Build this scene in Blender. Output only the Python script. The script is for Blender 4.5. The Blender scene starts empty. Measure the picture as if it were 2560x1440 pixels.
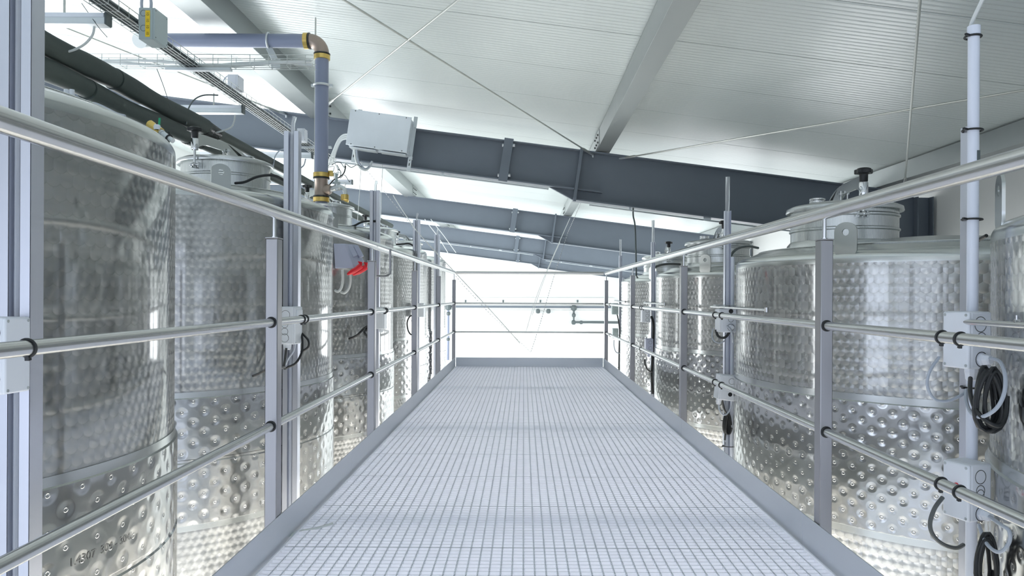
import bpy, math, random
from mathutils import Vector, Matrix
random.seed(7)
PI = math.pi
C = bpy.context.scene.collection
F = 1800.0            # focal length in pixels of the 2560 wide frame
E = 3.05              # eye height above the hall floor
ROLL = 0.005
VX, VY = 1309.0, 740.0
GZ = E - 0.83         # top of the walkway grating
RS = 0.124            # roof slope
H0 = 1.88             # beam top above the eye at x = 0

def P(px, py, Y):
    u, v = px - VX, VY - py
    return Vector(((u - v * ROLL) * Y / F, Y, E + (v + u * ROLL) * Y / F))

# ------------------------------------------------------------------ mesh helper
class MB:
    def __init__(s):
        s.v = []; s.f = []
    def add(s, vs, fs, M=None):
        o = len(s.v)
        for p in vs:
            p = Vector(p)
            s.v.append(M @ p if M is not None else p)
        for f in fs:
            s.f.append([i + o for i in f])
        return s
    def box(s, c, d, M=None):
        x, y, z = d[0] / 2, d[1] / 2, d[2] / 2
        c = Vector(c)
        vs = [c + Vector(q) for q in ((-x,-y,-z),(x,-y,-z),(x,y,-z),(-x,y,-z),(-x,-y,z),(x,-y,z),(x,y,z),(-x,y,z))]
        return s.add(vs, ((0,3,2,1),(4,5,6,7),(0,1,5,4),(1,2,6,5),(2,3,7,6),(3,0,4,7)), M)
    def bar(s, a, b, w, h, up=(0,0,1)):
        a, b = Vector(a), Vector(b)
        d = (b - a); L = d.length; d.normalize()
        up = Vector(up)
        x = d.cross(up)
        if x.length < 1e-5: x = d.cross(Vector((0,1,0)))
        x.normalize(); u = x.cross(d)
        M = Matrix((( x.x, d.x, u.x, 0), (x.y, d.y, u.y, 0), (x.z, d.z, u.z, 0), (0,0,0,1)))
        M.translation = (a + b) / 2
        return s.box((0,0,0), (w, L, h), M)
    def tube(s, pts, r, n=10, cap=True, closed=False):
        pts = [Vector(p) for p in pts]
        m = len(pts)
        rs = r if isinstance(r, (list, tuple)) else [r] * m
        o = len(s.v)
        t0 = (pts[1] - pts[0]).normalized()
        ref = Vector((0,0,1)) if abs(t0.z) < 0.9 else Vector((1,0,0))
        nx = t0.cross(ref).normalized()
        for i in range(m):
            if closed:
                t = pts[(i+1) % m] - pts[i-1]
            else:
                t = pts[min(i+1, m-1)] - pts[max(i-1, 0)]
            t.normalize()
            nx = (nx - t * nx.dot(t))
            nx.normalize()
            ny = t.cross(nx)
            for k in range(n):
                a = 2 * PI * k / n
                s.v.append(pts[i] + (nx * math.cos(a) + ny * math.sin(a)) * rs[i])
        for i in range(m if closed else m - 1):
            j = (i + 1) % m
            for k in range(n):
                l = (k + 1) % n
                s.f.append([o+i*n+k, o+i*n+l, o+j*n+l, o+j*n+k])
        if cap and not closed:
            s.f.append([o + k for k in range(n)][::-1])
            s.f.append([o + (m-1)*n + k for k in range(n)])
        return s
    def cyl(s, a, b, r, n=16):
        return s.tube([a, b], r, n)
    def lathe(s, prof, n=32, M=None, cap0=False, cap1=False):
        o = len(s.v); m = len(prof)
        for (r, z) in prof:
            for k in range(n):
                a = 2 * PI * k / n
                p = Vector((r * math.cos(a), r * math.sin(a), z))
                s.v.append(M @ p if M is not None else p)
        for i in range(m - 1):
            for k in range(n):
                l = (k + 1) % n
                s.f.append([o+i*n+k, o+i*n+l, o+(i+1)*n+l, o+(i+1)*n+k])
        if cap0: s.f.append([o + k for k in range(n)][::-1])
        if cap1: s.f.append([o + (m-1)*n + k for k in range(n)])
        return s
    def prism(s, poly, d, M=None):
        n = len(poly)
        vs = [(x, y, -d/2) for x, y in poly] + [(x, y, d/2) for x, y in poly]
        fs = [list(range(n))[::-1], list(range(n, 2*n))]
        for i in range(n):
            j = (i + 1) % n
            fs.append([i, j, n + j, n + i])
        return s.add(vs, fs, M)
    def ringplate(s, outer, inner, d, M=None):
        n = len(outer)
        vs = []
        for z in (-d/2, d/2):
            vs += [(x, y, z) for x, y in outer] + [(x, y, z) for x, y in inner]
        fs = []
        for i in range(n):
            j = (i + 1) % n
            fs.append([i, n+i, n+j, j])
            fs.append([2*n+i, 2*n+j, 3*n+j, 3*n+i])
            fs.append([i, j, 2*n+j, 2*n+i])
            fs.append([n+i, 3*n+i, 3*n+j, n+j])
        return s.add(vs, fs, M)
    def torus(s, c, axis, R, r, n=20, m=8):
        c = Vector(c); ax = Vector(axis).normalized()
        x = ax.orthogonal().normalized(); y = ax.cross(x)
        return s.tube([c + (x*math.cos(2*PI*k/n) + y*math.sin(2*PI*k/n))*R for k in range(n)], r, m, closed=True)

def rootloc(o):
    l = Vector((0,0,0))
    while o is not None:
        l += o.location; o = o.parent
    return l

def build(name, mb, mat, parent=None, bev=0, ang=35, loc=None):
    me = bpy.data.meshes.new(name)
    if parent is not None: off = rootloc(parent)
    else: off = Vector(loc) if loc is not None else Vector((0,0,0))
    me.from_pydata([v - off for v in mb.v], [], mb.f)
    me.update()
    me.shade_smooth()
    me.set_sharp_from_angle(angle=math.radians(ang))
    me.materials.append(mat)
    o = bpy.data.objects.new(name, me)
    C.objects.link(o)
    if parent is not None: o.parent = parent
    else: o.location = off
    if bev:
        b = o.modifiers.new('bevel', 'BEVEL'); b.width = bev; b.segments = 2; b.limit_method = 'ANGLE'; b.angle_limit = 0.6
        b.harden_normals = False
    return o

def tag(o, label, cat, group=None, kind=None):
    if label: o['label'] = label
    if cat: o['category'] = cat
    if group: o['group'] = group
    if kind: o['kind'] = kind
    return o

def thing(name, label, cat, loc, group=None):
    o = bpy.data.objects.new(name, None)
    C.objects.link(o); o.location = loc; o.empty_display_size = 0.1
    return tag(o, label, cat, group)

def single(name, mb, mat, label, cat, group=None, bev=0, loc=None):
    if loc is None:
        loc = sum(mb.v, Vector()) / len(mb.v)
        loc.z = min(v.z for v in mb.v)
    return tag(build(name, mb, mat, None, bev, loc=loc), label, cat, group)

def struct(name, mb, mat):
    o = build(name, mb, mat); o['kind'] = 'structure'; return o

def copy_thing(o, loc, label, rz=0.0):
    r = o.copy(); C.objects.link(r); r.location = loc; r.rotation_euler = (0, 0, rz); r['label'] = label
    for ch in list(o.children):
        c = ch.copy(); C.objects.link(c); c.parent = r
        for g in ch.children:
            d = g.copy(); C.objects.link(d); d.parent = c
    return r

def smooth(pts, n=6):
    """Catmull-Rom through points"""
    pts = [Vector(p) for p in pts]
    out = []
    for i in range(len(pts) - 1):
        p0 = pts[max(i-1, 0)]; p1 = pts[i]; p2 = pts[i+1]; p3 = pts[min(i+2, len(pts)-1)]
        for k in range(n):
            t = k / n
            out.append(0.5 * ((2*p1) + (p2-p0)*t + (2*p0-5*p1+4*p2-p3)*t*t + (-p0+3*p1-3*p2+p3)*t*t*t))
    out.append(pts[-1])
    return out

# ------------------------------------------------------------------ materials
class NT:
    def __init__(s, name):
        s.m = bpy.data.materials.new(name); s.m.use_nodes = True
        s.t = s.m.node_tree; s.n = s.t.nodes; s.l = s.t.links
        s.b = s.n['Principled BSDF']
    def new(s, ty, **kw):
        n = s.n.new(ty)
        for k, v in kw.items(): setattr(n, k, v)
        return n
    def put(s, sock, val):
        if hasattr(val, 'is_output'): s.l.new(val, sock)
        else: sock.default_value = val
    def M(s, op, a, b=0.0, c=0.0):
        n = s.new('ShaderNodeMath', operation=op)
        s.put(n.inputs[0], a); s.put(n.inputs[1], b); s.put(n.inputs[2], c)
        return n.outputs[0]
    def V(s, op, a, b=(0,0,0), out=0):
        n = s.new('ShaderNodeVectorMath', operation=op)
        s.put(n.inputs[0], a); s.put(n.inputs[1], b)
        return n.outputs[out]
    def scale(s, a, f):
        n = s.new('ShaderNodeVectorMath', operation='SCALE')
        s.put(n.inputs[0], a); s.put(n.inputs['Scale'], f)
        return n.outputs[0]
    def mix(s, f, a, b):
        n = s.new('ShaderNodeMix'); n.data_type = 'FLOAT'
        s.put(n.inputs[0], f); s.put(n.inputs[2], a); s.put(n.inputs[3], b)
        return n.outputs[0]
    def mixc(s, f, a, b):
        n = s.new('ShaderNodeMix'); n.data_type = 'RGBA'
        s.put(n.inputs[0], f); s.put(n.inputs[6], a); s.put(n.inputs[7], b)
        return n.outputs[2]
    def rng(s, v, a, b, c, d, kind='LINEAR'):
        n = s.new('ShaderNodeMapRange', interpolation_type=kind)
        for i, q in enumerate((v, a, b, c, d)): s.put(n.inputs[i], q)
        return n.outputs[0]
    def obj(s):
        return s.new('ShaderNodeTexCoord').outputs['Object']
    def noise(s, co, scale, detail=3, rough=0.5):
        n = s.new('ShaderNodeTexNoise'); s.put(n.inputs['Vector'], co)
        n.inputs['Scale'].default_value = scale; n.inputs['Detail'].default_value = detail; n.inputs['Roughness'].default_value = rough
        return n.outputs[0]
    def sep(s, v):
        n = s.new('ShaderNodeSeparateXYZ'); s.put(n.inputs[0], v); return n.outputs
    def comb(s, x, y, z):
        n = s.new('ShaderNodeCombineXYZ'); s.put(n.inputs[0], x); s.put(n.inputs[1], y); s.put(n.inputs[2], z); return n.outputs[0]
    def bump(s, h, strength=1.0, dist=1.0):
        n = s.new('ShaderNodeBump'); s.put(n.inputs['Height'], h)
        n.inputs['Strength'].default_value = strength; n.inputs['Distance'].default_value = dist
        s.l.new(n.outputs[0], s.b.inputs['Normal'])
        return n
    def set(s, **kw):
        names = dict(color='Base Color', rough='Roughness', metal='Metallic', spec='Specular IOR Level', aniso='Anisotropic',
                     tangent='Tangent', trans='Transmission Weight', ior='IOR', coat='Coat Weight', alpha='Alpha')
        for k, v in kw.items():
            if k == 'color' and isinstance(v, tuple) and len(v) == 3: v = (*v, 1)
            s.put(s.b.inputs[names[k]], v)
        return s

def srgb(r, g, b):
    f = lambda c: (c/255/12.92) if c/255 <= 0.04045 else ((c/255+0.055)/1.055)**2.4
    return (f(r), f(g), f(b))

def plain(name, color, rough=0.5, metal=0.0, nscale=0, namt=0.0, rvar=0.0, bump=0.0):
    t = NT(name); t.set(color=color, rough=rough, metal=metal)
    if nscale:
        nz = t.noise(t.obj(), nscale, 4)
        if namt:
            dark = tuple(c * (1 - namt) for c in color) + (1,); lite = tuple(min(1, c * (1 + namt)) for c in color) + (1,)
            t.set(color=t.mixc(nz, dark, lite))
        if rvar: t.set(rough=t.rng(nz, 0.1, 0.9, max(0.02, rough - rvar), rough + rvar))
        if bump: t.bump(nz, bump, 0.01)
    return t.m

def brushed(name, color, rough, axis='z', amt=0.05, metal=1.0):
    """satin stainless: fine scratches along one axis"""
    t = NT(name)
    mp = t.new('ShaderNodeMapping'); t.l.new(t.obj(), mp.inputs[0])
    sc = {'z': (160, 160, 0.6), 'y': (160, 0.6, 160), 'x': (0.6, 160, 160)}[axis]
    mp.inputs['Scale'].default_value = sc
    nz = t.noise(mp.outputs[0], 8, 4, 0.6)
    big = t.noise(t.obj(), 3.0, 2)
    v = t.M('ADD', t.M('MULTIPLY', nz, 0.7), t.M('MULTIPLY', big, 0.3))
    dark = tuple(c * (1 - amt*1.6) for c in color) + (1,); lite = tuple(min(1, c * (1 + amt*1.6)) for c in color) + (1,)
    t.set(color=t.mixc(v, dark, lite), metal=metal, rough=t.rng(v, 0.1, 0.9, rough - 0.03, rough + 0.04))
    return t.m

RAD = 1.08
def engine_turned(name, tilt_k, mirror, gr, rough=0.32, an=0.97, lo=0.46):
    """circularly brushed overlapping discs, as on wine tank shells"""
    t = NT(name)
    PT = 2 * PI * RAD / 160
    x, y, z = t.sep(t.obj())
    th = t.M('ARCTAN2', y, x)
    U = t.M('MULTIPLY', th, RAD / PT)
    Vv = t.M('MULTIPLY', z, 1 / PT)
    row0 = t.M('FLOOR', Vv); v0 = t.M('FRACT', Vv)
    row1 = t.M('ADD', row0, 1.0); v1 = t.M('SUBTRACT', v0, 1.0)
    def local(row, v):
        off = t.M('MULTIPLY', t.M('FLOORED_MODULO', row, 2.0), 0.5)
        Uo = t.M('ADD', U, off)
        u = t.M('SUBTRACT', t.M('FRACT', Uo), 0.5)
        d = t.M('ADD', t.M('MULTIPLY', u, u), t.M('MULTIPLY', v, v))
        cell = t.M('ADD', t.M('FLOOR', Uo), t.M('MULTIPLY', row, 17.31))
        return u, d, cell
    u1, d1, c1 = local(row1, v1); u0, d0, c0 = local(row0, v0)
    sel = t.M('LESS_THAN', d1, 0.40)
    u = t.mix(sel, u0, u1); v = t.mix(sel, v0, v1); cell = t.mix(sel, c0, c1); d = t.mix(sel, d0, d1)
    wn = t.new('ShaderNodeTexWhiteNoise', noise_dimensions='1D'); t.put(wn.inputs['W'], cell)
    N = t.new('ShaderNodeNewGeometry').outputs['Normal']
    tu = t.V('NORMALIZE', t.V('CROSS_PRODUCT', (0, 0, 1), N))
    T = t.V('ADD', t.scale(tu, u), t.scale(t.comb(0, 0, 1), v))
    T = t.V('NORMALIZE', t.V('ADD', T, (0.0001, 0.0, 0.0001)))
    rnd = wn.outputs['Value']
    rad = t.V('ADD', t.scale(tu, u), t.scale(t.comb(0, 0, 1), v))
    t.l.new(t.V('NORMALIZE', t.V('ADD', N, t.scale(rad, tilt_k))), t.b.inputs['Normal'])
    edge = t.rng(d, 0.28, 0.40, 1.0, 0.86)
    g = t.M('MULTIPLY', t.rng(rnd, 0, 1, lo, lo+0.06), edge)
    col = t.comb(t.M('MULTIPLY', g, 0.985), g, t.M('MULTIPLY', g, 0.99))
    t.set(color=col, metal=1.0, rough=t.rng(rnd, 0, 1, rough, rough+0.05), aniso=an, tangent=T)
    gl = t.new('ShaderNodeBsdfAnisotropic'); t.put(gl.inputs['Color'], col); gl.inputs['Roughness'].default_value = gr
    mx = t.new('ShaderNodeMixShader'); mx.inputs[0].default_value = mirror
    t.l.new(t.b.outputs[0], mx.inputs[1]); t.l.new(gl.outputs[0], mx.inputs[2])
    t.l.new(mx.outputs[0], t.n['Material Output'].inputs['Surface'])
    return t.m

def dimpled(name, count, deep):
    """pillow plate cooling jacket with spot welds"""
    t = NT(name)
    R = RAD + 0.012
    S = 2 * PI * R / count
    x, y, z = t.sep(t.obj())
    U = t.M('MULTIPLY', t.M('ARCTAN2', y, x), R / S); W = t.M('MULTIPLY', z, 1 / S)
    def dist(o):
        a = t.M('SUBTRACT', t.M('FRACT', t.M('ADD', U, o)), 0.5)
        b = t.M('SUBTRACT', t.M('FRACT', t.M('ADD', W, o)), 0.5)
        return t.M('SQRT', t.M('ADD', t.M('MULTIPLY', a, a), t.M('MULTIPLY', b, b)))
    d = t.M('MULTIPLY', t.M('MINIMUM', dist(0.0), dist(0.5)), S)
    pil = t.rng(d, 0.004, S*0.30, 0.0, deep, 'SMOOTHSTEP')
    ring = t.M('MULTIPLY', t.rng(t.M('ABSOLUTE', t.M('SUBTRACT', d, 0.0065)), 0.0, 0.003, 1.0, 0.0, 'SMOOTHSTEP'), 0.0010)
    wob = t.M('MULTIPLY', t.noise(t.obj(), 7, 2), 0.006)
    h = t.M('ADD', t.M('ADD', pil, ring), wob)
    t.bump(h, 1.0, 1.0)
    t.set(color=(0.52, 0.525, 0.52), metal=1.0, rough=0.17)
    return t.m

M = {}
M['turned'] = engine_turned('engine_turned_steel', 0.15, 0.45, 0.07)
M['turned_bold'] = engine_turned('bold_engine_turned_steel', 0.34, 0.25, 0.07, 0.24, 1.0, 0.47)
M['dimple'] = dimpled('dimpled_steel', 60, 0.0020)
M['dimple_fine'] = dimpled('fine_dimpled_steel', 80, 0.0016)
M['satin'] = brushed('satin_steel', (0.63, 0.65, 0.65), 0.27, 'z')
M['dome'] = plain('dome_steel', (0.60, 0.62, 0.61), 0.22, 1.0, 6, 0.015)
M['polish'] = plain('polished_steel', (0.74, 0.75, 0.76), 0.12, 1.0, 5, 0.03, 0.04)
M['rail'] = brushed('rail_steel', (0.62, 0.625, 0.62), 0.22, 'y', 0.015)
M['railx'] = brushed('end_rail_steel', (0.64, 0.645, 0.64), 0.24, 'x')
M['post'] = brushed('post_steel', (0.36, 0.36, 0.375), 0.33, 'z')
M['alu'] = brushed('anodised_aluminium', (0.66, 0.68, 0.76), 0.34, 'z', 0.03, 0.9)
M['kick'] = brushed('kick_plate_aluminium', (0.62, 0.65, 0.69), 0.38, 'y', 0.04, 0.85)
M['kickx'] = brushed('end_kick_aluminium', (0.62, 0.65, 0.69), 0.38, 'x', 0.04, 0.85)
M['grate'] = plain('galvanised_grating', (0.84, 0.865, 0.95), 0.45, 0.1, 18, 0.05, 0.1)
M['galv'] = plain('galvanised_sheet', (0.62, 0.66, 0.68), 0.40, 0.75, 9, 0.10, 0.1)
M['purlin'] = plain('dull_galvanised_steel', (0.36, 0.39, 0.39), 0.42, 0.6, 7, 0.08, 0.08)
M['sheet'] = plain('bright_sheet_metal', (0.74, 0.79, 0.84), 0.38, 0.35, 6, 0.06, 0.08)
M['gal_wire'] = plain('galvanised_wire', (0.55, 0.58, 0.57), 0.4, 0.8)
M['beam'] = plain('slate_blue_paint', srgb(104, 113, 124), 0.42, 0.0, 4, 0.06, 0.05)
M['pvc'] = plain('grey_plastic_pipe', srgb(128, 137, 160), 0.35, 0.0, 5, 0.03)
M['white_plastic'] = plain('white_plastic', srgb(226, 231, 238), 0.35, 0.0, 5, 0.02)
M['conduit'] = plain('pale_conduit', srgb(224, 229, 242), 0.3, 0.0, 5, 0.02)
M['box'] = plain('light_grey_plastic', srgb(228, 232, 240), 0.4, 0.0, 6, 0.02)
M['greybox'] = plain('grey_green_plastic', srgb(168, 182, 184), 0.45, 0.0, 6, 0.03)
M['lilac'] = plain('lilac_grey_plastic', srgb(176, 182, 204), 0.4, 0.0, 6, 0.02)
M['black'] = plain('black_rubber', (0.012, 0.014, 0.016), 0.45, 0.0, 20, 0.2)
M['foam'] = plain('black_pipe_insulation', srgb(66, 76, 73), 0.7, 0.0, 14, 0.22, 0.08, 0.25)
M['tape'] = plain('black_tape', (0.02, 0.024, 0.024), 0.3, 0.0, 30, 0.3, 0.1, 0.5)
M['cable'] = plain('grey_cable', srgb(170, 178, 190), 0.45)
M['pale_cable'] = plain('pale_cable', srgb(215, 220, 220), 0.45)
M['dark_cable'] = plain('dark_grey_cable', srgb(88, 92, 92), 0.5)
M['brass'] = plain('brass', srgb(214, 186, 110), 0.3, 0.9, 10, 0.1)
M['bronze'] = plain('taupe_bronze', srgb(156, 142, 132), 0.4, 0.55, 25, 0.1)
M['red'] = plain('red_plastic', srgb(205, 28, 42), 0.35)
M['green'] = plain('green_plastic', srgb(20, 160, 110), 0.4)
M['yellow'] = plain('yellow_label', srgb(240, 205, 40), 0.5)
M['ink'] = plain('black_ink', (0.02, 0.02, 0.02), 0.6)
M['pencil'] = plain('faint_grey_print', (0.30, 0.31, 0.31), 0.30, 1.0)
M['rod'] = plain('zinc_rod', (0.58, 0.60, 0.57), 0.35, 0.8, 40, 0.1)
M['chain'] = plain('zinc_chain', (0.55, 0.56, 0.58), 0.35, 0.8)
M['wallpipe'] = plain('white_wall_pipe', srgb(225, 230, 230), 0.5)
M['dampipe'] = plain('grey_wall_pipe', srgb(84, 94, 96), 0.5, 0.0, 5, 0.05)

def clear_tube():
    t = NT('clear_plastic'); t.set(color=(0.93, 0.95, 0.97), rough=0.06, trans=0.75, ior=1.3); return t.m
M['clear'] = clear_tube()

def ceiling_mat():
    t = NT('white_ribbed_sheet')
    co = t.obj(); x, y, z = t.sep(co)
    a = t.M('MULTIPLY', y, 1 / 0.058)
    tri = t.M('ABSOLUTE', t.M('SUBTRACT', t.M('FRACT', a), 0.5))
    rib = t.M('MULTIPLY', t.rng(tri, 0.30, 0.48, 0.0, 1.0, 'SMOOTHSTEP'), 0.0032)
    jn = t.M('ABSOLUTE', t.M('SUBTRACT', t.M('FRACT', t.M('MULTIPLY', y, 1 / 1.0)), 0.5))
    joint = t.rng(jn, 0.0, 0.008, -0.010, 0.0, 'SMOOTHSTEP')
    h = t.M('ADD', rib, joint)
    t.bump(h, 1.0, 1.0)
    nz = t.noise(co, 0.8, 3)
    jm = t.rng(jn, 0.0, 0.006, 0.72, 1.0)
    c = t.mixc(nz, (0.62, 0.68, 0.67, 1), (0.67, 0.725, 0.715, 1))
    dk = t.mixc(jm, (0.3, 0.33, 0.33, 1), c)
    t.set(color=dk, rough=0.31, spec=0.6)
    return t.m
M['ceil'] = ceiling_mat()
M['wall'] = plain('white_wall_panel', (0.80, 0.81, 0.80), 0.6, 0.0, 1.2, 0.03)
M['floor'] = plain('pale_sealed_floor', (0.88, 0.88, 0.87), 0.35, 0.0, 2, 0.03)
M['glassless'] = plain('white_window_frame', (0.8, 0.82, 0.83), 0.4)

# ------------------------------------------------------------------ setting
def roofz(x, d=0.0):          # underside of the roof sheets
    return E + H0 + 0.22 - RS * x + d
XL, XR, YN, YF = -7.0, 5.05, -4.0, 33.0
struct('floor', MB().box(((XL+XR)/2, (YN+YF)/2, -0.05), (XR-XL+0.4, YF-YN+0.4, 0.1)), M['floor'])
mb = MB()
mb.add([(XL, YN, roofz(XL)), (XR, YN, roofz(XR)), (XR, YF, roofz(XR)), (XL, YF, roofz(XL)),
        (XL, YN, roofz(XL, .1)), (XR, YN, roofz(XR, .1)), (XR, YF, roofz(XR, .1)), (XL, YF, roofz(XL, .1))],
       ((0,1,2,3),(7,6,5,4),(0,4,5,1),(1,5,6,2),(2,6,7,3),(3,7,4,0)))
struct('ceiling', mb, M['ceil'])
struct('wall_far', MB().box(((XL+XR)/2, YF+0.1, 3.0), (XR-XL, 0.2, 6.4)), M['wall'])
# right wall: strip of window openings in the far half, hidden behind the tanks
mb = MB()
zt = roofz(XR)
mb.box((XR+0.1, (YN+YF)/2, 0.3), (0.2, YF-YN, 0.6)); mb.box((XR+0.1, (YN+YF)/2, (2.7+zt)/2), (0.2, YF-YN, zt-2.7))
mb.box((XR+0.1, (-0.5+10)/2, 1.65), (0.2, 10.5, 2.1)); mb.box((XR+0.1, -3.85, 1.65), (0.2, 0.3, 2.1)); mb.box((XR+0.1, 32.75, 1.65), (0.2, 0.5, 2.1))
struct('wall_right', mb, M['wall'])
mb = MB()
zt = roofz(XL)
mb.box((XL-0.1, (YN+YF)/2, 0.3), (0.2, YF-YN, 0.6)); mb.box((XL-0.1, (YN+YF)/2, (3.9+zt)/2), (0.2, YF-YN, zt-3.9))
for yy in (-3.8, 3.1, 14, 23, 32.8): mb.box((XL-0.1, yy, 2.25), (0.2, 0.4, 3.3))
struct('wall_left', mb, M['wall'])
mb = MB()
mb.box(((XL+XR)/2, YN-0.1, 5.2), (XR-XL, 0.2, 2.6)); mb.box((XL+0.3, YN-0.1, 2), (0.6, 0.2, 4)); mb.box((XR-0.5, YN-0.1, 2), (1, 0.2, 4))
struct('wall_back', mb, M['wall'])

def area(name, loc, rot, sx, sy, power, col=(1,1,1)):
    l = bpy.data.lights.new(name, 'AREA'); l.shape = 'RECTANGLE'; l.size = sx; l.size_y = sy; l.energy = power; l.color = col
    o = bpy.data.objects.new(name, l); C.objects.link(o); o.location = loc; o.rotation_euler = rot
    return o
LP = dict(left=3600, right=1000, back=185, strip=430, nl=230, nr=30)
area('daylight_left', (XL+0.02, 18.2, 2.25), (0, -PI/2, 0), 3.2, 28.6, LP['left'], (0.97, 0.99, 1.0))
area('daylight_right', (XR-0.02, 21.0, 1.65), (0, PI/2, 0), 2.0, 21.5, LP['right'], (0.97, 0.99, 1.0))
area('daylight_left_near', (XL+0.02, -0.4, 2.25), (0, -PI/2, 0), 3.2, 6.2, LP['nl'], (0.74, 0.82, 1.0))
area('daylight_right_near', (XR-0.02, -2.2, 2.0), (0, PI/2, 0), 2.6, 3.0, LP['nr'], (0.74, 0.82, 1.0))
area('daylight_gate', ((XL+0.6+XR-1)/2, YN+0.02, 2.0), (PI/2, 0, 0), 10.3, 3.8, LP['back'], (0.74, 0.82, 1.0))
for sx in (-0.8, 0.92):  # added fill lights, out of view below the grating, brightening floor and lower tanks
    area('added_floor_fill', (sx, 4.4, GZ-0.25), (0, 0, 0), 0.12, 8.0, LP['strip'], (1.0, 0.95, 0.87))

w = bpy.data.worlds.new('sky'); bpy.context.scene.world = w; w.use_nodes = True
w.node_tree.nodes['Background'].inputs[0].default_value = (0.80, 0.88, 1.0, 1); w.node_tree.nodes['Background'].inputs[1].default_value = 1.3

# ------------------------------------------------------------------ walkway
KL, KR = -0.796, 0.940       # inner faces of the kick plates
YE = 8.45                    # far end of the grating
PITCH = 0.4675
n_pan = 16
def ordinal(n):
    return ['first','second','third','fourth','fifth','sixth','seventh','eighth','ninth','tenth','eleventh','twelfth','thirteenth','fourteenth','fifteenth','sixteenth'][n-1]
def grating_mesh():
    mb = MB()
    x0, x1 = KL + 0.012, KR - 0.012
    W = PITCH - 0.004
    nb = 16
    for i in range(nb + 1):                       # bearing bars across the walkway
        y = -W/2 + W * i / nb
        mb.box(((x0+x1)/2, y, -0.011), (x1-x0, 0.0034 if 0 < i < nb else 0.005, 0.022))
    nr = 50
    for k in range(nr + 1):                       # twisted cross rods
        x = x0 + (x1-x0) * k / nr
        mb.box((x, 0, -0.004), (0.004 if 0 < k < nr else 0.005, W, 0.008 if 0 < k < nr else 0.022))
        if 0 < k < nr:
            for i in range(0, nb):
                y = -W/2 + W * (i + 0.5) / nb
                mb.box((x, y, -0.0025), (0.0058, 0.010, 0.006))
    return mb
g0 = None
for k in range(n_pan):                             # k = 0 at the far end
    yc = YE - PITCH * (k + 0.5)
    lab = ('%s pale galvanised grating panel counted from the far end of the walkway' % ordinal(k+1)) if k else 'pale galvanised grating panel at the far end, against the end kick plate'
    if g0 is None:
        g0 = build('grating_panel', MB(), M['grate']); m_ = grating_mesh()
        g0.data.clear_geometry(); g0.data.from_pydata(m_.v, [], m_.f); g0.data.update()
        g0.location = ((0), yc, GZ); tag(g0, lab, 'grating', 'grating panels of the walkway')
    else:
        copy_thing(g0, (0, yc, GZ), lab)

# frame under the grating
t = thing('walkway_frame', 'grey steel frame of channels and cross beams carrying the grating from below', 'frame', (0, 4.0, 0))
for sx, xx in ((-1, -0.822), (1, 0.966)):
    mb = MB(); mb.box((xx, 4.45, GZ-0.12), (0.05, 8.1, 0.16)); build('stringer', mb, M['galv'], t, 0.004)
for yy in (0.75, 2.61, 4.46, 6.44, 8.3):
    mb = MB(); mb.box((0.072, yy, GZ-0.125), (1.73, 0.06, 0.08)); build('cross_beam', mb, M['galv'], t, 0.004)
for xx in (-0.822, 0.966):
    for yy in (0.75, 4.46, 8.3):
        mb = MB(); mb.box((xx, yy, (GZ-0.2)/2), (0.06, 0.06, GZ-0.2)); mb.box((xx, yy, 0.006), (0.14, 0.14, 0.012)); build('column', mb, M['galv'], t, 0.003)

def kick(x, y0, y1, lab):
    s = 1 if x > 0 else -1
    mb = MB()
    mb.box((x + s*0.0018, (y0+y1)/2, GZ+0.0435), (0.0036, y1-y0-0.002, 0.125))
    return single('kick_plate', mb, M['kick'], lab, 'kick plate', 'kick plates along the walkway edges', 0.001)
yl = [0.2, 1.5, 3.35, 5.2, 7.05, 8.45]
ll = ['left kick plate beside the camera, nearest the bottom edge', 'left kick plate where the first left rail post stands', 'left kick plate between the first and the third left rail post',
      'left kick plate beside the third left rail post', 'left kick plate that meets the end kick plate']
for i in range(5): kick(KL, yl[i], yl[i+1], 'long aluminium ' + ll[i])
yr = [0.2, 2.42, 4.27, 6.12, 8.45]
ll = ['right kick plate at the foot of the nearest right rail post', 'right kick plate in front of the large near wine tank', 'right kick plate beyond the second right rail post',
      'right kick plate that meets the end kick plate']
for i in range(4): kick(KR, yr[i], yr[i+1], 'long aluminium ' + ll[i])
mb = MB(); mb.box(((KL+KR)/2, YE+0.003, GZ+0.0435), (KR-KL-0.01, 0.006, 0.125))
single('kick_plate', mb, M['kickx'], 'short aluminium kick plate across the far end of the walkway', 'kick plate', 'kick plates along the walkway edges', 0.0015)
# frayed strip of cord on the near left grating
mb = MB(); mb.tube(smooth([P(728,1345,2.46), P(745,1331,2.52), P(790,1322,2.55), P(832,1310,2.6)]), [0.007]*6+[0.006]*13, 6)
for v in mb.v: v.z = max(v.z, GZ + 0.002)
single('cord_scrap', mb, M['pale_cable'], 'pale scrap of flat cord lying on the grating by the left kick plate', 'cord')

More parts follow.
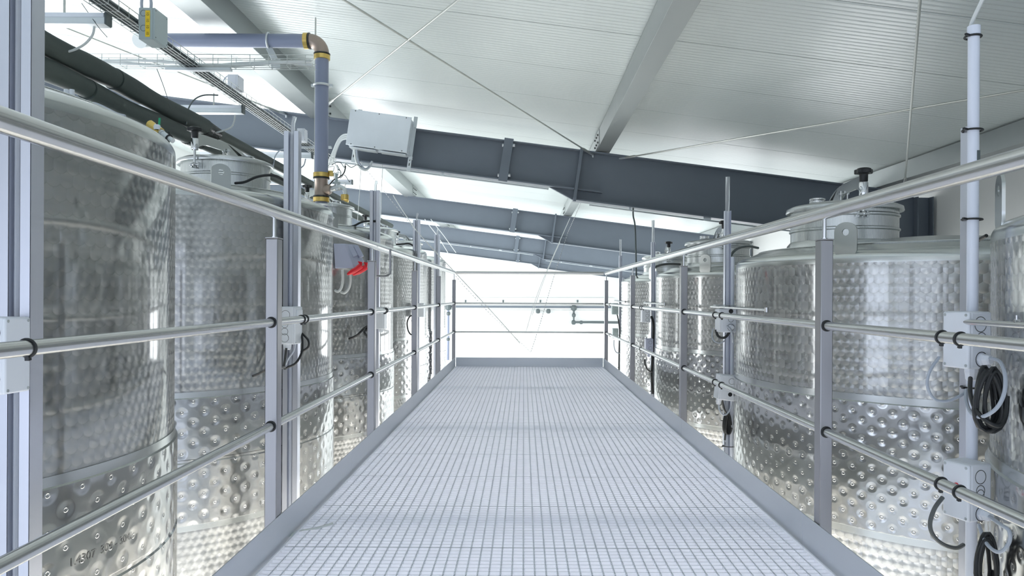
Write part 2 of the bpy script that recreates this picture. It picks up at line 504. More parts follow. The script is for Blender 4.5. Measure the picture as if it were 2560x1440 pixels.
# rails
ZH, ZM, ZL = E+0.272, E-0.090, E-0.428
def tie(mb, c, axis, R, r=0.0022):
    mb.torus(c, axis, R, r, 20, 6)
    c = Vector(c); ax = Vector(axis).normalized(); dn = Vector((0,0,-1)); dn = (dn - ax*dn.dot(ax)).normalized()
    mb.bar(c + dn*(R-0.002), c + dn*(R+0.006), 0.007, 0.007, (0,1,0.1))
def side_rail(name, lab, X, ys, yhand):
    t = thing(name, lab, 'railing', (X, ys[-1], GZ-0.1), 'railings of the walkway')
    s = 1 if X > 0 else -1
    for y in ys:
        mb = MB(); ym = y + 0.0235
        z0, z1 = GZ - 0.038, E + 0.183
        xin = X - s*0.02
        mb.box((X, ym, (z0+z1)/2), (0.040, 0.047, z1-z0))
        p = build('post', mb, M['post'], t, 0.003)
        mb = MB(); mb.box((X, ym, z1+0.002), (0.043, 0.050, 0.004)); build('post_cap', mb, M['post'], p, 0.001)
        mb = MB(); mb.cyl((X, ym, z1), (X, ym, ZH), 0.0065, 12); mb.cyl((X, ym, z1), (X, ym, z1+0.008), 0.010, 12); build('pin', mb, M['polish'], p)
        for zz in (ZM, ZL):
            for yy in (y-0.001, y+0.048):
                mb = MB(); mb.torus((X, yy, zz), (0,1,0), 0.0155, 0.003, 22, 8); build('grommet', mb, M['black'], p)
    y0, y1 = yhand
    mb = MB(); mb.cyl((X, y0, ZH), (X, y1, ZH), 0.0212, 28); build('handrail', mb, M['rail'], t)
    for zz in (ZM, ZL):
        mb = MB(); mb.cyl((X, y0, zz), (X, y1, zz), 0.0135, 20); build('mid_rail', mb, M['rail'], t)
    return t
XPL, XPR = -0.82, 0.965
left_rail = side_rail('guard_railing', 'long brushed steel railing along the left walkway edge with five square posts in view', XPL, [2.34+1.53*k for k in range(5)], (0.15, 8.50))
right_rail = side_rail('guard_railing', 'long brushed steel railing along the right walkway edge with four square posts in view', XPR, [2.29+2.03*k for k in range(4)], (0.15, 8.42))
t = thing('guard_railing', 'short steel end railing of three bars closing the far end of the walkway', 'railing', (0.07, 8.5, GZ), 'railings of the walkway')
mb = MB(); mb.cyl((XPL+0.022, 8.50, ZH), (XPR-0.022, 8.50, ZH), 0.0175, 20); build('handrail', mb, M['railx'], t)
for zz in (ZM, ZL):
    mb = MB(); mb.cyl((XPL+0.021, 8.50, zz), (XPR-0.021, 8.50, zz), 0.0115, 16); build('mid_rail', mb, M['railx'], t)
def rail_tie(rail, X, y, z, R=0.0150):
    mb = MB(); tie(mb, (X, y, z), (0, 1, 0.12), R); build('cable_tie', mb, M['black'], rail)
for y, z in ((1.19, ZM), (2.66, ZM), (2.70, ZM), (4.24, ZM), (4.28, ZM), (6.9, ZM)): rail_tie(left_rail, XPL, y, z)
for y, z in ((1.66, ZM), (1.59, ZM), (1.66, ZL), (1.59, ZL), (3.62, ZM), (3.50, ZM), (3.62, ZL), (3.50, ZL), (5.9, ZM), (5.8, ZM), (5.9, ZL), (8.0, ZM), (8.0, ZL)):
    rail_tie(right_rail, XPR, y, z)
mb = MB(); mb.tube(smooth([P(936,690,3.97), P(962,690,4.05), P(971,687,4.08), P(975,680,4.09), P(975.5,660,4.09), P(975.5,622,4.09)]), 0.0062, 10)
build('hook_rod', mb, M['post'], left_rail)

# ------------------------------------------------------------------ tanks
def dome_z(r):      # dome height above the shoulder at radius r
    return 0.02 + 0.105 * (1 - (r / (RAD - 0.03)) ** 1.25)
def make_tank(label, cx, cy, zs, j1, j0, jm, lid_dx, bolt_dx, lug_ang, group, ridges, zbase=0.34):
    """zs shoulder, j1 / j0 jacket top and bottom, all above the floor"""
    t = thing('wine_tank', label, 'tank', (cx, cy, 0), group)
    T = Matrix.Translation((cx, cy, 0))
    k = 0.045
    N = 128
    mb = MB(); mb.lathe([(RAD, zbase), (RAD, j0)], N, T); build('lower_shell', mb, M['turned_bold' if ridges else 'turned'], t)
    mb = MB(); mb.lathe([(RAD, j1), (RAD, zs-k-0.02)], N, T); build('upper_shell', mb, M['turned_bold' if ridges else 'turned'], t)
    # jacket with flat rims and seam lines
    J = RAD + 0.012
    rim = [(RAD-0.004, j0-0.035), (RAD+0.004, j0-0.035), (RAD+0.004, j0-0.004), (J, j0)]
    seg = []
    for zz in ([jm] if jm else []): seg += [(J, zz-0.012), (J-0.006, zz-0.006), (J-0.006, zz+0.006), (J, zz+0.012)]
    top = [(J, j1), (RAD+0.004, j1+0.004), (RAD+0.004, j1+0.035), (RAD-0.004, j1+0.035)]
    mb = MB(); mb.lathe([(J, j0)] + seg + [(J, j1)], N, T); jk = build('cooling_jacket', mb, M['dimple_fine' if ridges else 'dimple'], t)
    mb = MB(); mb.lathe(rim, N, T); mb.lathe(top, N, T)
    build('jacket_seam', mb, M['dome'], jk)
    # shoulder + dome
    prof = [(RAD, zs-k-0.02), (RAD, zs-k)]
    for i in range(1, 7):
        a = PI/2 * i / 6
        prof.append((RAD - k*(1-math.cos(a)), zs - k + k*math.sin(a)*0.9))
    prof.append((RAD-0.06, zs+0.001))
    for r in (0.95, 0.85, 0.7, 0.55, 0.4, 0.25, 0.1, 0.001): prof.append((r, zs + dome_z(r)))
    mb = MB(); mb.lathe(prof, N, T); dm = build('dome', mb, M['dome'], t, ang=50)
    # weld bead round the dome
    mb = MB(); mb.torus((cx, cy, zs + dome_z(0.95)), (0,0,1), 0.95, 0.0035, 128, 6); build('weld_bead', mb, M['satin'], dm)
    # bottom and legs
    mb = MB(); mb.lathe([(RAD, zbase), (RAD-0.05, zbase-0.03), (0.12, zbase-0.10), (0.001, zbase-0.10)], 64, T); build('bottom', mb, M['dome'], t)
    for a in (0.5, 2.07, 3.64, 5.21):
        mb = MB(); p = Vector((cx + 0.9*math.cos(a), cy + 0.9*math.sin(a), 0))
        mb.cyl(p, p + Vector((0,0,zbase)), 0.035, 16); mb.cyl(p, p + Vector((0,0,0.012)), 0.07, 16); build('leg', mb, M['satin'], t)
    # manhole
    lx, ly = cx + lid_dx, cy
    zn = zs + 0.085
    L = Matrix.Translation((lx, ly, 0))
    R = 0.282
    z1 = zs + 0.265
    pr = [(R+0.030, zs+0.02), (R+0.018, zn-0.02), (R, zn)]
    if ridges:
        pr += [(R, zn+0.05), (R+0.007, zn+0.056), (R+0.007, zn+0.064), (R, zn+0.070), (R, zn+0.125), (R+0.007, zn+0.131), (R+0.007, zn+0.140), (R, zn+0.146), (R, z1)]
    else:
        pr += [(R, zn+0.075), (R+0.006, zn+0.080), (R+0.006, zn+0.088), (R, zn+0.094), (R, z1)]
    mb = MB(); mb.lathe(pr, 64, L); nk = build('manhole_neck', mb, M['satin'], t)
    lr = R + 0.026
    mb = MB(); mb.lathe([(lr-0.03, z1-0.002), (lr-0.002, z1-0.016), (lr, z1-0.012), (lr-0.004, z1+0.008), (lr-0.03, z1+0.020), (lr-0.07, z1+0.024),
                         (0.17, z1+0.040), (0.08, z1+0.048), (0.001, z1+0.050)], 64, L)
    lid = build('lid', mb, M['satin'], t, ang=50)
    # arched clamp across the lid, from the hinge to the swing bolt
    bx, by = lx + bolt_dx, ly - 0.315
    hx, hy = lx - bolt_dx, ly + 0.315
    d = Vector((hx-bx, hy-by, 0)); W = d.length; d.normalize(); nrm = Vector((-d.y, d.x, 0))
    out = []
    n = 16
    for i in range(n+1):
        s = i / n; x = -0.01 + (W+0.02)*s
        out.append((x, 0.155 if s < 0.42 else 0.165*math.sqrt(max(0, 1-((s-0.42)/0.58)**2)) - 0.01))
    inn = []
    for i in range(n+1):
        s = i / n; x = -0.01 + (W+0.02)*s
        inn.append((x, min(0.095, 0.05+0.3*min(s, max(0, 0.62-s)))))
    poly = out + inn[::-1]
    poly = [(x, max(y, -0.01)) for x, y in poly]
    Mx = Matrix(((d.x, 0, nrm.x, bx), (d.y, 0, nrm.y, by), (0, 1, 0, z1-0.005), (0, 0, 0, 1)))
    mb = MB(); mb.prism(poly, 0.014, Mx); yk = build('clamp_arm', mb, M['dome'], t, 0.002)
    c = Vector((lx, ly, z1+0.045)); mb = MB()
    for s in (-1, 1): mb.bar(c + nrm*0.018*s, c + nrm*0.018*s + Vector((0,0,0.065)), 0.020, 0.006, nrm)
    mb.cyl(c + nrm*0.03 + Vector((0,0,0.05)), c - nrm*0.03 + Vector((0,0,0.05)), 0.006, 10)
    build('arm_bracket', mb, M['polish'], lid)
    # hinge
    h = Vector((hx, hy, z1)); mb = MB(); mb.cyl(h + nrm*0.035, h - nrm*0.035, 0.012, 12); mb.bar(h, h - Vector((0,0,0.06)), 0.03, 0.02, nrm); build('hinge', mb, M['polish'], nk)
    # swing bolt
    b = Vector((bx, by, z1-0.055)); mb = MB()
    mb.cyl(b, b + Vector((0,0,0.145)), 0.0075, 14); mb.torus(b, nrm, 0.012, 0.006, 18, 8)
    sb = build('swing_bolt', mb, M['polish'], t)
    mb = MB(); mb.lathe([(0.001,0.095),(0.0215,0.095),(0.0225,0.099),(0.0225,0.162),(0.019,0.167),(0.001,0.167)], 20, Matrix.Translation(b)); build('bolt_sleeve', mb, M['polish'], sb)
    mb = MB(); mb.bar(b + nrm*0.022 - d*0.002, b + nrm*0.022 + d*0.04, 0.008, 0.034, (0,0,1)); mb.bar(b - nrm*0.022 - d*0.002, b - nrm*0.022 + d*0.04, 0.008, 0.034, (0,0,1))
    mb.cyl(b + nrm*0.032, b - nrm*0.032, 0.007, 12); build('bolt_lug', mb, M['polish'], sb, 0.003)
    mb = MB(); star = []
    for i in range(60):
        a = 2*PI*i/60; rr = 0.041 + 0.0055*max(-0.6, math.cos(5*a)); star.append((rr*math.cos(a), rr*math.sin(a)))
    K = Matrix.Translation(b + Vector((0,0,0.222)))
    mb.prism(star, 0.024, K); mb.lathe([(0.017,-0.056),(0.021,-0.050),(0.022,-0.012),(0.034,-0.011)], 20, K); mb.lathe([(0.036,0.011),(0.03,0.0175),(0.001,0.019)], 20, K)
    build('star_knob', mb, M['black'], t, 0.004)
    # vent nozzle on the lid
    s = 1 if lid_dx > 0 else -1
    v = Matrix.Translation((lx + s*0.10, ly + 0.12, z1+0.028))
    mb = MB(); mb.lathe([(0.030,0),(0.030,0.024),(0.044,0.030),(0.044,0.038),(0.033,0.041),(0.033,0.043),(0.044,0.046),(0.044,0.053),(0.026,0.058),(0.001,0.058)], 28, v); build('vent_nozzle', mb, M['polish'], lid)
    # lifting lugs
    for la in lug_ang:
        n2 = Vector((math.cos(la), math.sin(la), 0)); tt = Vector((-n2.y, n2.x, 0))
        c = Vector((cx, cy, zs)) + n2 * (RAD - 0.012) + Vector((0,0,-0.02))
        m = 40; o_ = []; i_ = []
        for q in range(m):
            a = 2*PI*q/m + PI/m
            ca, sa = math.cos(a), math.sin(a)
            if sa >= 0: o_.append((0.054*ca, 0.105 + 0.042*sa if abs(ca) < 0.98 else 0.105))
            else:
                f = 1/max(abs(ca), abs(sa)); o_.append((0.054*ca*f, 0.105 + 0.108*sa*f))
            i_.append((0.0165*ca, 0.100 + 0.0165*sa))
        Mx = Matrix(((tt.x, 0, n2.x, c.x), (tt.y, 0, n2.y, c.y), (0, 1, 0, c.z), (0, 0, 0, 1)))
        mb = MB(); mb.ringplate(o_, i_, 0.009, Mx); build('lifting_lug', mb, M['dome'], t)
    return t
LT = 'steel wine tanks on the left of the walkway'
RT = 'steel wine tanks on the right of the walkway'
lugL = math.atan2(-0.815, 0.70)
LY = [2.50, 4.88, 7.25, 9.80, 12.2]; LX = -2.41
zsL = E + 0.612
ll = ['tall mirror-polished wine tank at the left edge, behind the thick aluminium strut', 'tall wine tank mostly behind the first left rail post, with a holed lug',
      'tall wine tank beside the lilac box with two red flaps', 'tall wine tank by the third left rail post, small black knob on its lid', 'furthest wine tank of the left row, close to the far end of the walkway']
tP = make_tank(ll[1], LX, LY[1], zsL, E-0.575, E-1.27, E-0.92, 0.39, -0.07, [lugL], LT, False)
RZL = math.radians(150)
tL = copy_thing(tP, (LX, LY[0], 0), ll[0], RZL)
for i in range(2, 5): copy_thing(tP, (LX, LY[i], 0), ll[i])
RX = 2.33; RY = [1.61, 4.08, 6.70, 9.14]
zsR = E + 0.228
lugR = math.atan2(-0.695, -0.82)
tR = make_tank('large swirl-patterned wine tank filling the right, behind the nearest right rail post', RX, RY[1], zsR, E-0.48, E-1.06, None, -0.52, -0.035, [lugR], RT, True)
copy_thing(tR, (RX, RY[0], 0), 'wine tank cut off by the right edge, with a lug on its rim', math.radians(-65))
copy_thing(tR, (RX, RY[2], 0), 'shorter wine tank behind the second right rail post, partly hidden by the large one')
copy_thing(tR, (RX, RY[3], 0), 'bright overexposed wine tank last in the right row, near the end railing')

# ------------------------------------------------------------------ roof steel
def rafter(label, Y):
    t = thing('steel_rafter', label, 'beam', (0, Y, 0), 'slate blue roof rafters')
    top = lambda x: E + H0 - RS*x
    xl, xr = XL+0.0, 4.812
    xa, xk = 0.31, 0.62
    dl, dr = 0.495, 0.625
    tf = 0.016; fw = 0.20
    MX = Matrix(((1,0,0,0),(0,0,1,Y),(0,1,0,0),(0,0,0,1)))
    poly = [(xl, top(xl)-0.002), (xl, top(xl)-dl+0.002), (xa, top(xa)-dl+0.002), (xk, top(xk)-dr+0.002), (xr, top(xr)-dr+0.002), (xr, top(xr)-0.002)]
    mb = MB(); mb.prism(poly, 0.012, MX); build('web', mb, M['beam'], t)
    def fl(name, x0, x1, off, w=fw, h=tf):
        mb = MB(); mb.bar((x0, Y, top(x0)-off), (x1, Y, top(x1)-off), w, h); return build(name, mb, M['beam'], t, 0.002)
    fl('top_flange', xl, xr, tf/2)
    fl('bottom_flange', xl, xa, dl-tf/2)
    fl('bottom_flange', xk, xr, dr-tf/2)
    mb = MB(); mb.bar((xa, Y, top(xa)-dl+tf/2), (xk, Y, top(xk)-dr+tf/2), 0.05, tf); build('haunch_flange', mb, M['beam'], t)
    for x0, x1 in ((xa, xk-0.01), (xk+0.03, xk+0.34)):
        mb = MB(); mb.bar((x0, Y-0.05, top(x0)-dl+tf/2), (x1, Y-0.05, top(x1)-dl+tf/2), 0.10, 0.014); build('stiffener', mb, M['beam'], t)
    # bolted splice
    def plate(name, x, d, w, lean, y0, thick):
        a = Vector((x - lean*d, Y-y0, top(x) - d + 0.012)); b = Vector((x, Y-y0, top(x)+0.02))
        mb = MB(); mb.bar(a, b, w, thick, (0,1,0)); return build(name, mb, M['beam'], t, 0.002), a, b
    p, a, b = plate('splice_plate', -0.185, dl+0.02, 0.112, 0.15, 0.112, 0.022)
    for s in (0.14, 0.84):
        for sx in (-0.062, 0.068):
            c = a.lerp(b, s) + Vector((sx, 0.012, 0)); mb = MB(); mb.cyl(c + Vector((-0.012 if sx < 0 else -0.012,0,0)), c + Vector((0.014,0,0)), 0.020, 6); build('bolt', mb, M['galv'], p)
    plate('end_stiffener', xk+0.085, dr+0.02, 0.036, 0.14, 0.07, 0.10)
    return t
rl = ['nearest dark slate rafter spanning the roof, carrying the metal enclosure', 'second slate blue roof rafter, next behind the one with the metal enclosure',
      'third slate blue roof rafter with a pale conduit line along its lower edge', 'furthest slate blue roof rafter, lowest in view above the end railing']
RY_ = [8.9, 15.95, 23.1, 30.1]
rf = rafter(rl[0], RY_[0])
for i in (1, 2, 3): copy_thing(rf, (0, RY_[i], 0), rl[i])
cl = ['dark steel column at the right wall, under the nearest rafter', 'steel column at the right wall under the second rafter', 'steel column at the right wall under the third rafter', 'steel column at the right wall under the furthest rafter']
c0 = None
for i in range(4):
    if c0 is None:
        c0 = thing('steel_post', cl[0], 'column', (4.91, RY_[0], 0), 'steel columns along the right wall')
        for dx in (-0.093, 0.093):
            mb = MB(); mb.box((4.91+dx, RY_[0], (E+1.24)/2), (0.014, 0.2, E+1.24)); build('flange', mb, M['beam'], c0, 0.002)
        mb = MB(); mb.box((4.91, RY_[0], (E+1.24)/2), (0.172, 0.010, E+1.24)); build('web', mb, M['beam'], c0)
    else: copy_thing(c0, (4.91, RY_[i], 0), cl[i])

def purlin(x0, s, label, w=0.165, h=0.205, cleats=True):
    zb = E + H0 - RS*x0 + 0.004
    y0, y1 = YN+0.1, YF-0.1
    t = thing('roof_purlin', label, 'purlin', (x0, 8.9, zb), 'galvanised roof purlins')
    mb = MB(); L = y1-y0; ym = (y0+y1)/2
    mb.box((x0, ym, zb+h/2), (0.004, L, h))
    mb.box((x0+s*w/2, ym, zb+0.002), (w, L, 0.004))
    mb.box((x0+s*w, ym, zb+0.012), (0.004, L, 0.024))
    mb.box((x0+s*w*0.42, ym, zb+h-0.03-0.002), (w*0.84, L, 0.004))
    build('channel', mb, M['purlin'], t, 0.002)
    for Y in (RY_ if cleats else []):
        mb = MB()
        mb.box((x0-s*0.006, Y-0.12, zb+h/2), (0.008, 0.62, h-0.02)); pl = build('cleat', mb, M['purlin'], t)
        for k in range(3):
            for z in (0.05, 0.14):
                c = Vector((x0-s*0.01, Y-0.36+0.16*k, zb+z)); mb = MB(); mb.cyl(c, c - Vector((s*0.016,0,0)), 0.012, 6); build('bolt', mb, M['dark_cable'], pl)
    return t
purlin(0.886, 1, 'galvanised roof purlin running away above the walkway, near the roof middle')
purlin(-2.405, -1, 'galvanised roof purlin above the left tanks, crossing behind the grey elbow pipe', 0.235, 0.215)
purlin(4.31, 1, 'galvanised eaves purlin high along the right wall', 0.14, 0.2, False)
purlin(-5.75, -1, 'galvanised roof purlin at the far left, above the black pipes', 0.2, 0.21)

def onroof(px, py, H=H0-0.03):
    u, v = px - VX, VY - py
    u, v = u - v*ROLL, v + u*ROLL
    Y = H*F/(v + RS*u)
    return Vector((u*Y/F, Y, E + v*Y/F))
def brace(label, p1, p2, Yend, ribbed=False):
    a, b = onroof(*p1), onroof(*p2)
    d = (b-a) / (b.y-a.y)
    e = a + d*(Yend-a.y)
    t = thing('brace_rod', label, 'brace rod', a, 'roof bracing rods')
    u = (e-a).normalized()
    mb = MB(); mb.cyl(a+u*0.1, e, 0.0085, 10); build('rod', mb, M['rod'], t)
    mb = MB(); mb.bar(a, a+u*0.13, 0.030, 0.022); mb.cyl(a-Vector((0,0,0.035)), a+Vector((0,0,0.03)), 0.014, 10); build('clevis', mb, M['galv'], t, 0.003)
    mb = MB(); mb.tube([a+u*0.10, a+u*0.13, a+u*0.30, a+u*0.33], [0.010, 0.015, 0.015, 0.010], 8); build('turnbuckle', mb, M['rod'], t)
brace('thin diagonal brace rod from the rafter middle towards the upper left', (1482,387), (860,0), 1.95)
brace('thin diagonal brace rod rising from beside the grey vertical pipe', (818,262), (1145,0), 1.95)
brace('thin brace rod crossing the right half of the ceiling to the right edge', (1548,397), (2560,225), 2.75)
brace('thin steep brace rod crossing the ceiling beside the white conduit at right', (2262,458), (2300,0), 1.95)
brace('pale brace rod meeting the rafter behind the wire tray at left', (716,287), (470,190), 5.2)

# conduits clipped under the rafters
def conduit_line(label, Y, x0, x1, d, dy=-0.05):
    z = lambda x: E + H0 - RS*x - d - 0.035
    t = thing('conduit', label, 'conduit', ((x0+x1)/2, Y+dy, z((x0+x1)/2)), 'thin conduits under the rafters')
    mb = MB(); mb.cyl((x0, Y+dy, z(x0)), (x1, Y+dy, z(x1)), 0.010, 10); build('pipe', mb, M['galv'], t)
    n = int((x1-x0)/0.95)
    for k in range(n):
        x = x0 + 0.5 + 0.95*k
        mb = MB(); mb.box((x, Y+dy, z(x)+0.016), (0.09 if k % 2 else 0.03, 0.03, 0.042)); build('clip', mb, M['galv'], t, 0.002)
conduit_line('thin conduit under the nearest rafter, below the metal enclosure', 8.9, -3.4, 0.30, 0.495)
conduit_line('thin conduit under the right part of the nearest rafter, above the right tanks', 8.9, 0.80, 4.7, 0.625)
conduit_line('pale conduit line along the underside of the third rafter', 23.1, -6.0, 0.3, 0.495)
conduit_line('pale conduit line under the right half of the third rafter', 23.1, 0.7, 4.7, 0.625)

# ------------------------------------------------------------------ struts beside the tanks
SLL = 'aluminium struts between the left tanks'
def left_strut(label, X, Y):
    t = thing('strut_post', label, 'post', (X, Y, 0), SLL)
    zt = E + 0.985
    for dx in (-0.030, 0.030):
        mb = MB()
        w, dd, th = 0.030, 0.056, 0.003
        x = X+dx
        mb.box((x, Y-dd/2+th/2, zt/2), (w, th, zt)); mb.box((x-w/2+th/2, Y, zt/2), (th, dd, zt)); mb.box((x+w/2-th/2, Y, zt/2), (th, dd, zt)); mb.box((x, Y+dd/2-th/2, zt/2), (w, th, zt))
        build('channel', mb, M['alu'], t, 0.002)
    mb = MB(); mb.box((X, Y+0.02, zt/2), (0.03, 0.004, zt)); build('web', mb, M['alu'], t)
    mb = MB(); mb.tube([(X, Y-0.006, 0.02), (X, Y-0.006, zt-0.05), (X+0.004, Y-0.004, zt+0.05), (X+0.012, Y, zt+0.09)], 0.0125, 16, cap=False); build('guide_tube', mb, M['clear'], t)
    mb = MB(); mb.box((X, Y, 0.006), (0.14, 0.12, 0.012)); build('foot_plate', mb, M['galv'], t)
    return t
sl = ['thick aluminium strut in the left corner, standing before the nearest tank', 'aluminium strut right behind the first left rail post', 'aluminium strut behind the second left rail post',
      'aluminium strut behind the third left rail post', 'aluminium strut behind the fourth left rail post']
SX = -1.40; SY = [2.005, 4.35, 6.77, 9.40, 11.62]
s0 = left_strut(sl[0], SX, SY[0])
for i in range(1, 5): copy_thing(s0, (SX, SY[i], 0), sl[i])

SRR = 'slim conduit posts between the right tanks'
def cross_tie(t, X, Y, z, w=0.028):
    mb = MB(); mb.torus((X, Y, z), (0.02, 0, 1), w, 0.003, 20, 6); mb.bar((X-w+0.004, Y-0.012, z), (X-w-0.012, Y-0.02, z+0.001), 0.006, 0.006); build('cable_tie', mb, M['black'], t)
def right_post(label, X, Y, near):
    t = thing('conduit_post', label, 'post', (X, Y, 0), SRR)
    zt = E + (0.50 if near else 0.55)
    mb = MB(); w = 0.026 if near else 0.036; dd = 0.034; th = 0.003
    mb.box((X-w/2, Y, zt/2), (th, dd, zt)); mb.box((X, Y+dd/2, zt/2), (w, th, zt)); mb.box((X+w/2, Y, zt/2), (th, dd, zt))
    build('channel', mb, M['alu'], t, 0.001)
    mb = MB(); mb.box((X, Y, 0.006), (0.12, 0.12, 0.012)); build('foot_plate', mb, M['galv'], t)
    if near:
        mb = MB(); mb.cyl((X-0.002, Y-0.024, 0.02), (X-0.002, Y-0.024, E+0.772), 0.0152, 20); cdt = build('conduit', mb, M['conduit'], t)
        mb = MB(); mb.lathe([(0.0152,-0.001),(0.0172,-0.001),(0.0172,0.024),(0.0135,0.026),(0.0135,0.02)], 20, Matrix.Translation((X-0.002, Y-0.024, E+0.762))); build('end_collar', mb, M['conduit'], cdt)
        mb = MB(); mb.box((X+0.004, Y-0.0390, E+0.40), (0.009, 0.002, 0.050)); build('slot', mb, M['dampipe'], cdt)
        for z in (0.757, 0.486, 0.228, -0.258): cross_tie(t, X-0.002, Y-0.020, E+z, 0.0215 if z > 0.5 else 0.026)
    else:
        mb = MB(); mb.tube([(X-0.002, Y-0.006, 0.05), (X-0.002, Y-0.006, E+0.55), (X-0.002, Y-0.006, E+0.767)], 0.0135, 16, cap=False); build('guide_tube', mb, M['clear'], t)
        mb = MB(); mb.cyl((X+0.030, Y-0.010, 0.03), (X+0.030, Y-0.010, E+0.255), 0.0135, 16); build('conduit', mb, M['conduit'], t)
        for z in (-0.52, -0.95): cross_tie(t, X+0.012, Y-0.004, E+z, 0.036)
        mb = MB(); a = Vector((X-0.068, Y+0.12, E-0.064)); b = Vector((X-0.068, Y-0.95, E-0.064)); mb.cyl(a, b, 0.008, 12)
        mb.tube([b - Vector((0,0,0.012)), b + Vector((0,0,0.012))], 0.010, 10); build('hanger_bar', mb, M['rail'], t)
        mb = MB(); mb.box((X-0.01, Y-0.02, E-0.052), (0.15, 0.06, 0.004)); build('bracket', mb, M['galv'], t)
    return t
r0 = right_post('white conduit post nearest at right, carrying two grey boxes and a black cable coil', 1.30, 2.106, True)
mb = MB(); mb.cyl((1.232, 2.03, E-0.066), (1.232, 1.05, E-0.066), 0.0085, 14); hb = build('hanger_bar', mb, M['rail'], r0)
mb = MB(); q = Vector((1.232, 1.80, E-0.058)); mb.cyl(q, q + Vector((0,0,0.016)), 0.003, 8); mb.cyl(q + Vector((-0.006,0,0.002)), q + Vector((0.008,0,0.002)), 0.004, 8); build('wing_screw', mb, M['polish'], hb)
r1 = right_post('slim strut with clear tube top standing before the second right tank', 1.30, 4.60, False)
copy_thing(r1, (1.30, 7.24, 0), 'slim strut with clear tube top between the second and third right rail posts')
copy_thing(r1, (1.30, 9.67, 0), 'slim strut with clear tube top beside the far end of the right railing')

# ------------------------------------------------------------------ boxes on the struts
def frame(c, yaw, tilt=0.0):
    return Matrix.Translation(c) @ Matrix.Rotation(tilt, 4, 'Y') @ Matrix.Rotation(yaw, 4, 'Z')
def ring(mb, c, n, R, r=0.0012):
    mb.torus(c, n, R, r, 24, 6)
def control_box(label, c, yaw, size, mat, holes, gland=None, button=None, tilt=0.0, lidside=-1, group=None, cap=None):
    """c centre; local -Y face carries the knockouts, local X*lidside face the lid"""
    sx, sy, sz = size
    Fm = frame(c, yaw, tilt)
    t = thing('control_box', label, 'control box', c, group)
    mb = MB(); mb.box((0.004*-lidside, 0, 0), (sx-0.008, sy, sz), Fm); h = build('housing', mb, mat, t, 0.006)
    mb = MB(); mb.box((lidside*(sx/2-0.006), 0, 0), (0.012, sy*0.985, sz*0.99), Fm); l = build('lid', mb, mat, t, 0.005)
    for py in (-1, 1):
        for pz in (-1, 1):
            a = Fm @ Vector((lidside*(sx/2-0.001), py*(sy/2-0.009), pz*(sz/2-0.010))); b = Fm @ Vector((lidside*(sx/2+0.001), py*(sy/2-0.009), pz*(sz/2-0.010)))
            mb = MB(); mb.cyl(a, b, 0.0042, 10); build('screw', mb, M['galv'], l)
    n = (Fm.to_3x3() @ Vector((0,-1,0)))
    for (hx, hz, R, kind) in holes:
        q = Fm @ Vector((hx*sx, -sy/2, hz*sz))
        if kind == 'o':
            mb = MB(); ring(mb, q, n, R); build('knockout', mb, M['dark_cable'], h)
        elif kind == 'hole':
            mb = MB(); mb.cyl(q - n*0.004, q + n*0.001, R, 24); build('cable_hole', mb, M['black'], h)
        elif kind == 'gland':
            mb = MB(); ring(mb, q, n, R*1.15); build('seal_ring', mb, M['black'], h)
            mb = MB(); mb.tube([q, q+n*0.010, q+n*0.011, q+n*0.026, q+n*0.030], [R, R, R*0.85, R*0.8, R*0.6], 6); build('cable_gland', mb, mat, t, 0.001)
    if gland:
        gx, gy, R = gland
        q = Fm @ Vector((gx*sx, gy*sy, -sz/2)); dn = Fm.to_3x3() @ Vector((0,0,-1))
        mb = MB(); mb.tube([q, q+dn*0.012, q+dn*0.013, q+dn*0.030, q+dn*0.034], [R, R, R*0.95, R*0.85, R*0.6], 8); build('bottom_gland', mb, mat, t, 0.001)
    if button:
        by, bz, R = button
        q = Fm @ Vector((lidside*sx/2, by*sy, bz*sz)); bn = Fm.to_3x3() @ Vector((lidside,0,0))
        mb = MB(); mb.tube([q, q+bn*0.006, q+bn*0.011, q+bn*0.013], [R, R, R*0.8, R*0.3], 20); build('push_button', mb, M['red'], t)
    if cap:
        mb = MB(); mb.box((lidside*(sx/2+0.004), 0, cap[0]*sz), (0.012, sy*0.7, cap[1]*sz), Fm); build('cover_flap', mb, mat, t, 0.004)
    return t
GB = 'grey control boxes on the posts'
Yb = 1.985
control_box('light grey control box with red button on the near right conduit post, upper one', P(2428,850,2.02)+Vector((0,0.02,0)), 0.30, (0.084, 0.086, 0.160), M['box'],
            [(0.0,0.28,0.021,'o'), (0.05,0.03,0.017,'o'), (0.05,-0.33,0.018,'gland')], (-0.05, -0.2, 0.017), (0.02, 0.06, 0.007), 0, -1, GB)
control_box('light grey control box with red button on the near right conduit post, lower one', P(2428,1228,2.02)+Vector((0,0.02,0)), 0.30, (0.084, 0.086, 0.160), M['box'],
            [(0.0,0.28,0.019,'o'), (0.0,0.04,0.015,'o'), (0.0,-0.02,0.013,'o'), (0.05,-0.36,0.018,'gland')], None, (-0.05, 0.10, 0.007), 0, -1, GB)
control_box('grey control box under a hanger bar on the post before the second right tank', P(1816,801,4.48), 0.05, (0.115, 0.10, 0.145), M['box'],
            [(0.1,0.40,0.014,'hole'), (0.1,0.05,0.016,'o'), (0.1,-0.28,0.018,'gland')], None, None, 0, -1, GB)
control_box('tilted grey control box with a black hole, at the lower right rail', P(1815,968,4.48), 0.05, (0.115, 0.10, 0.155), M['box'],
            [(0.12,0.28,0.018,'o'), (0.12,-0.24,0.013,'hole')], (-0.3, 0, 0.018), None, 0.12, -1, GB)
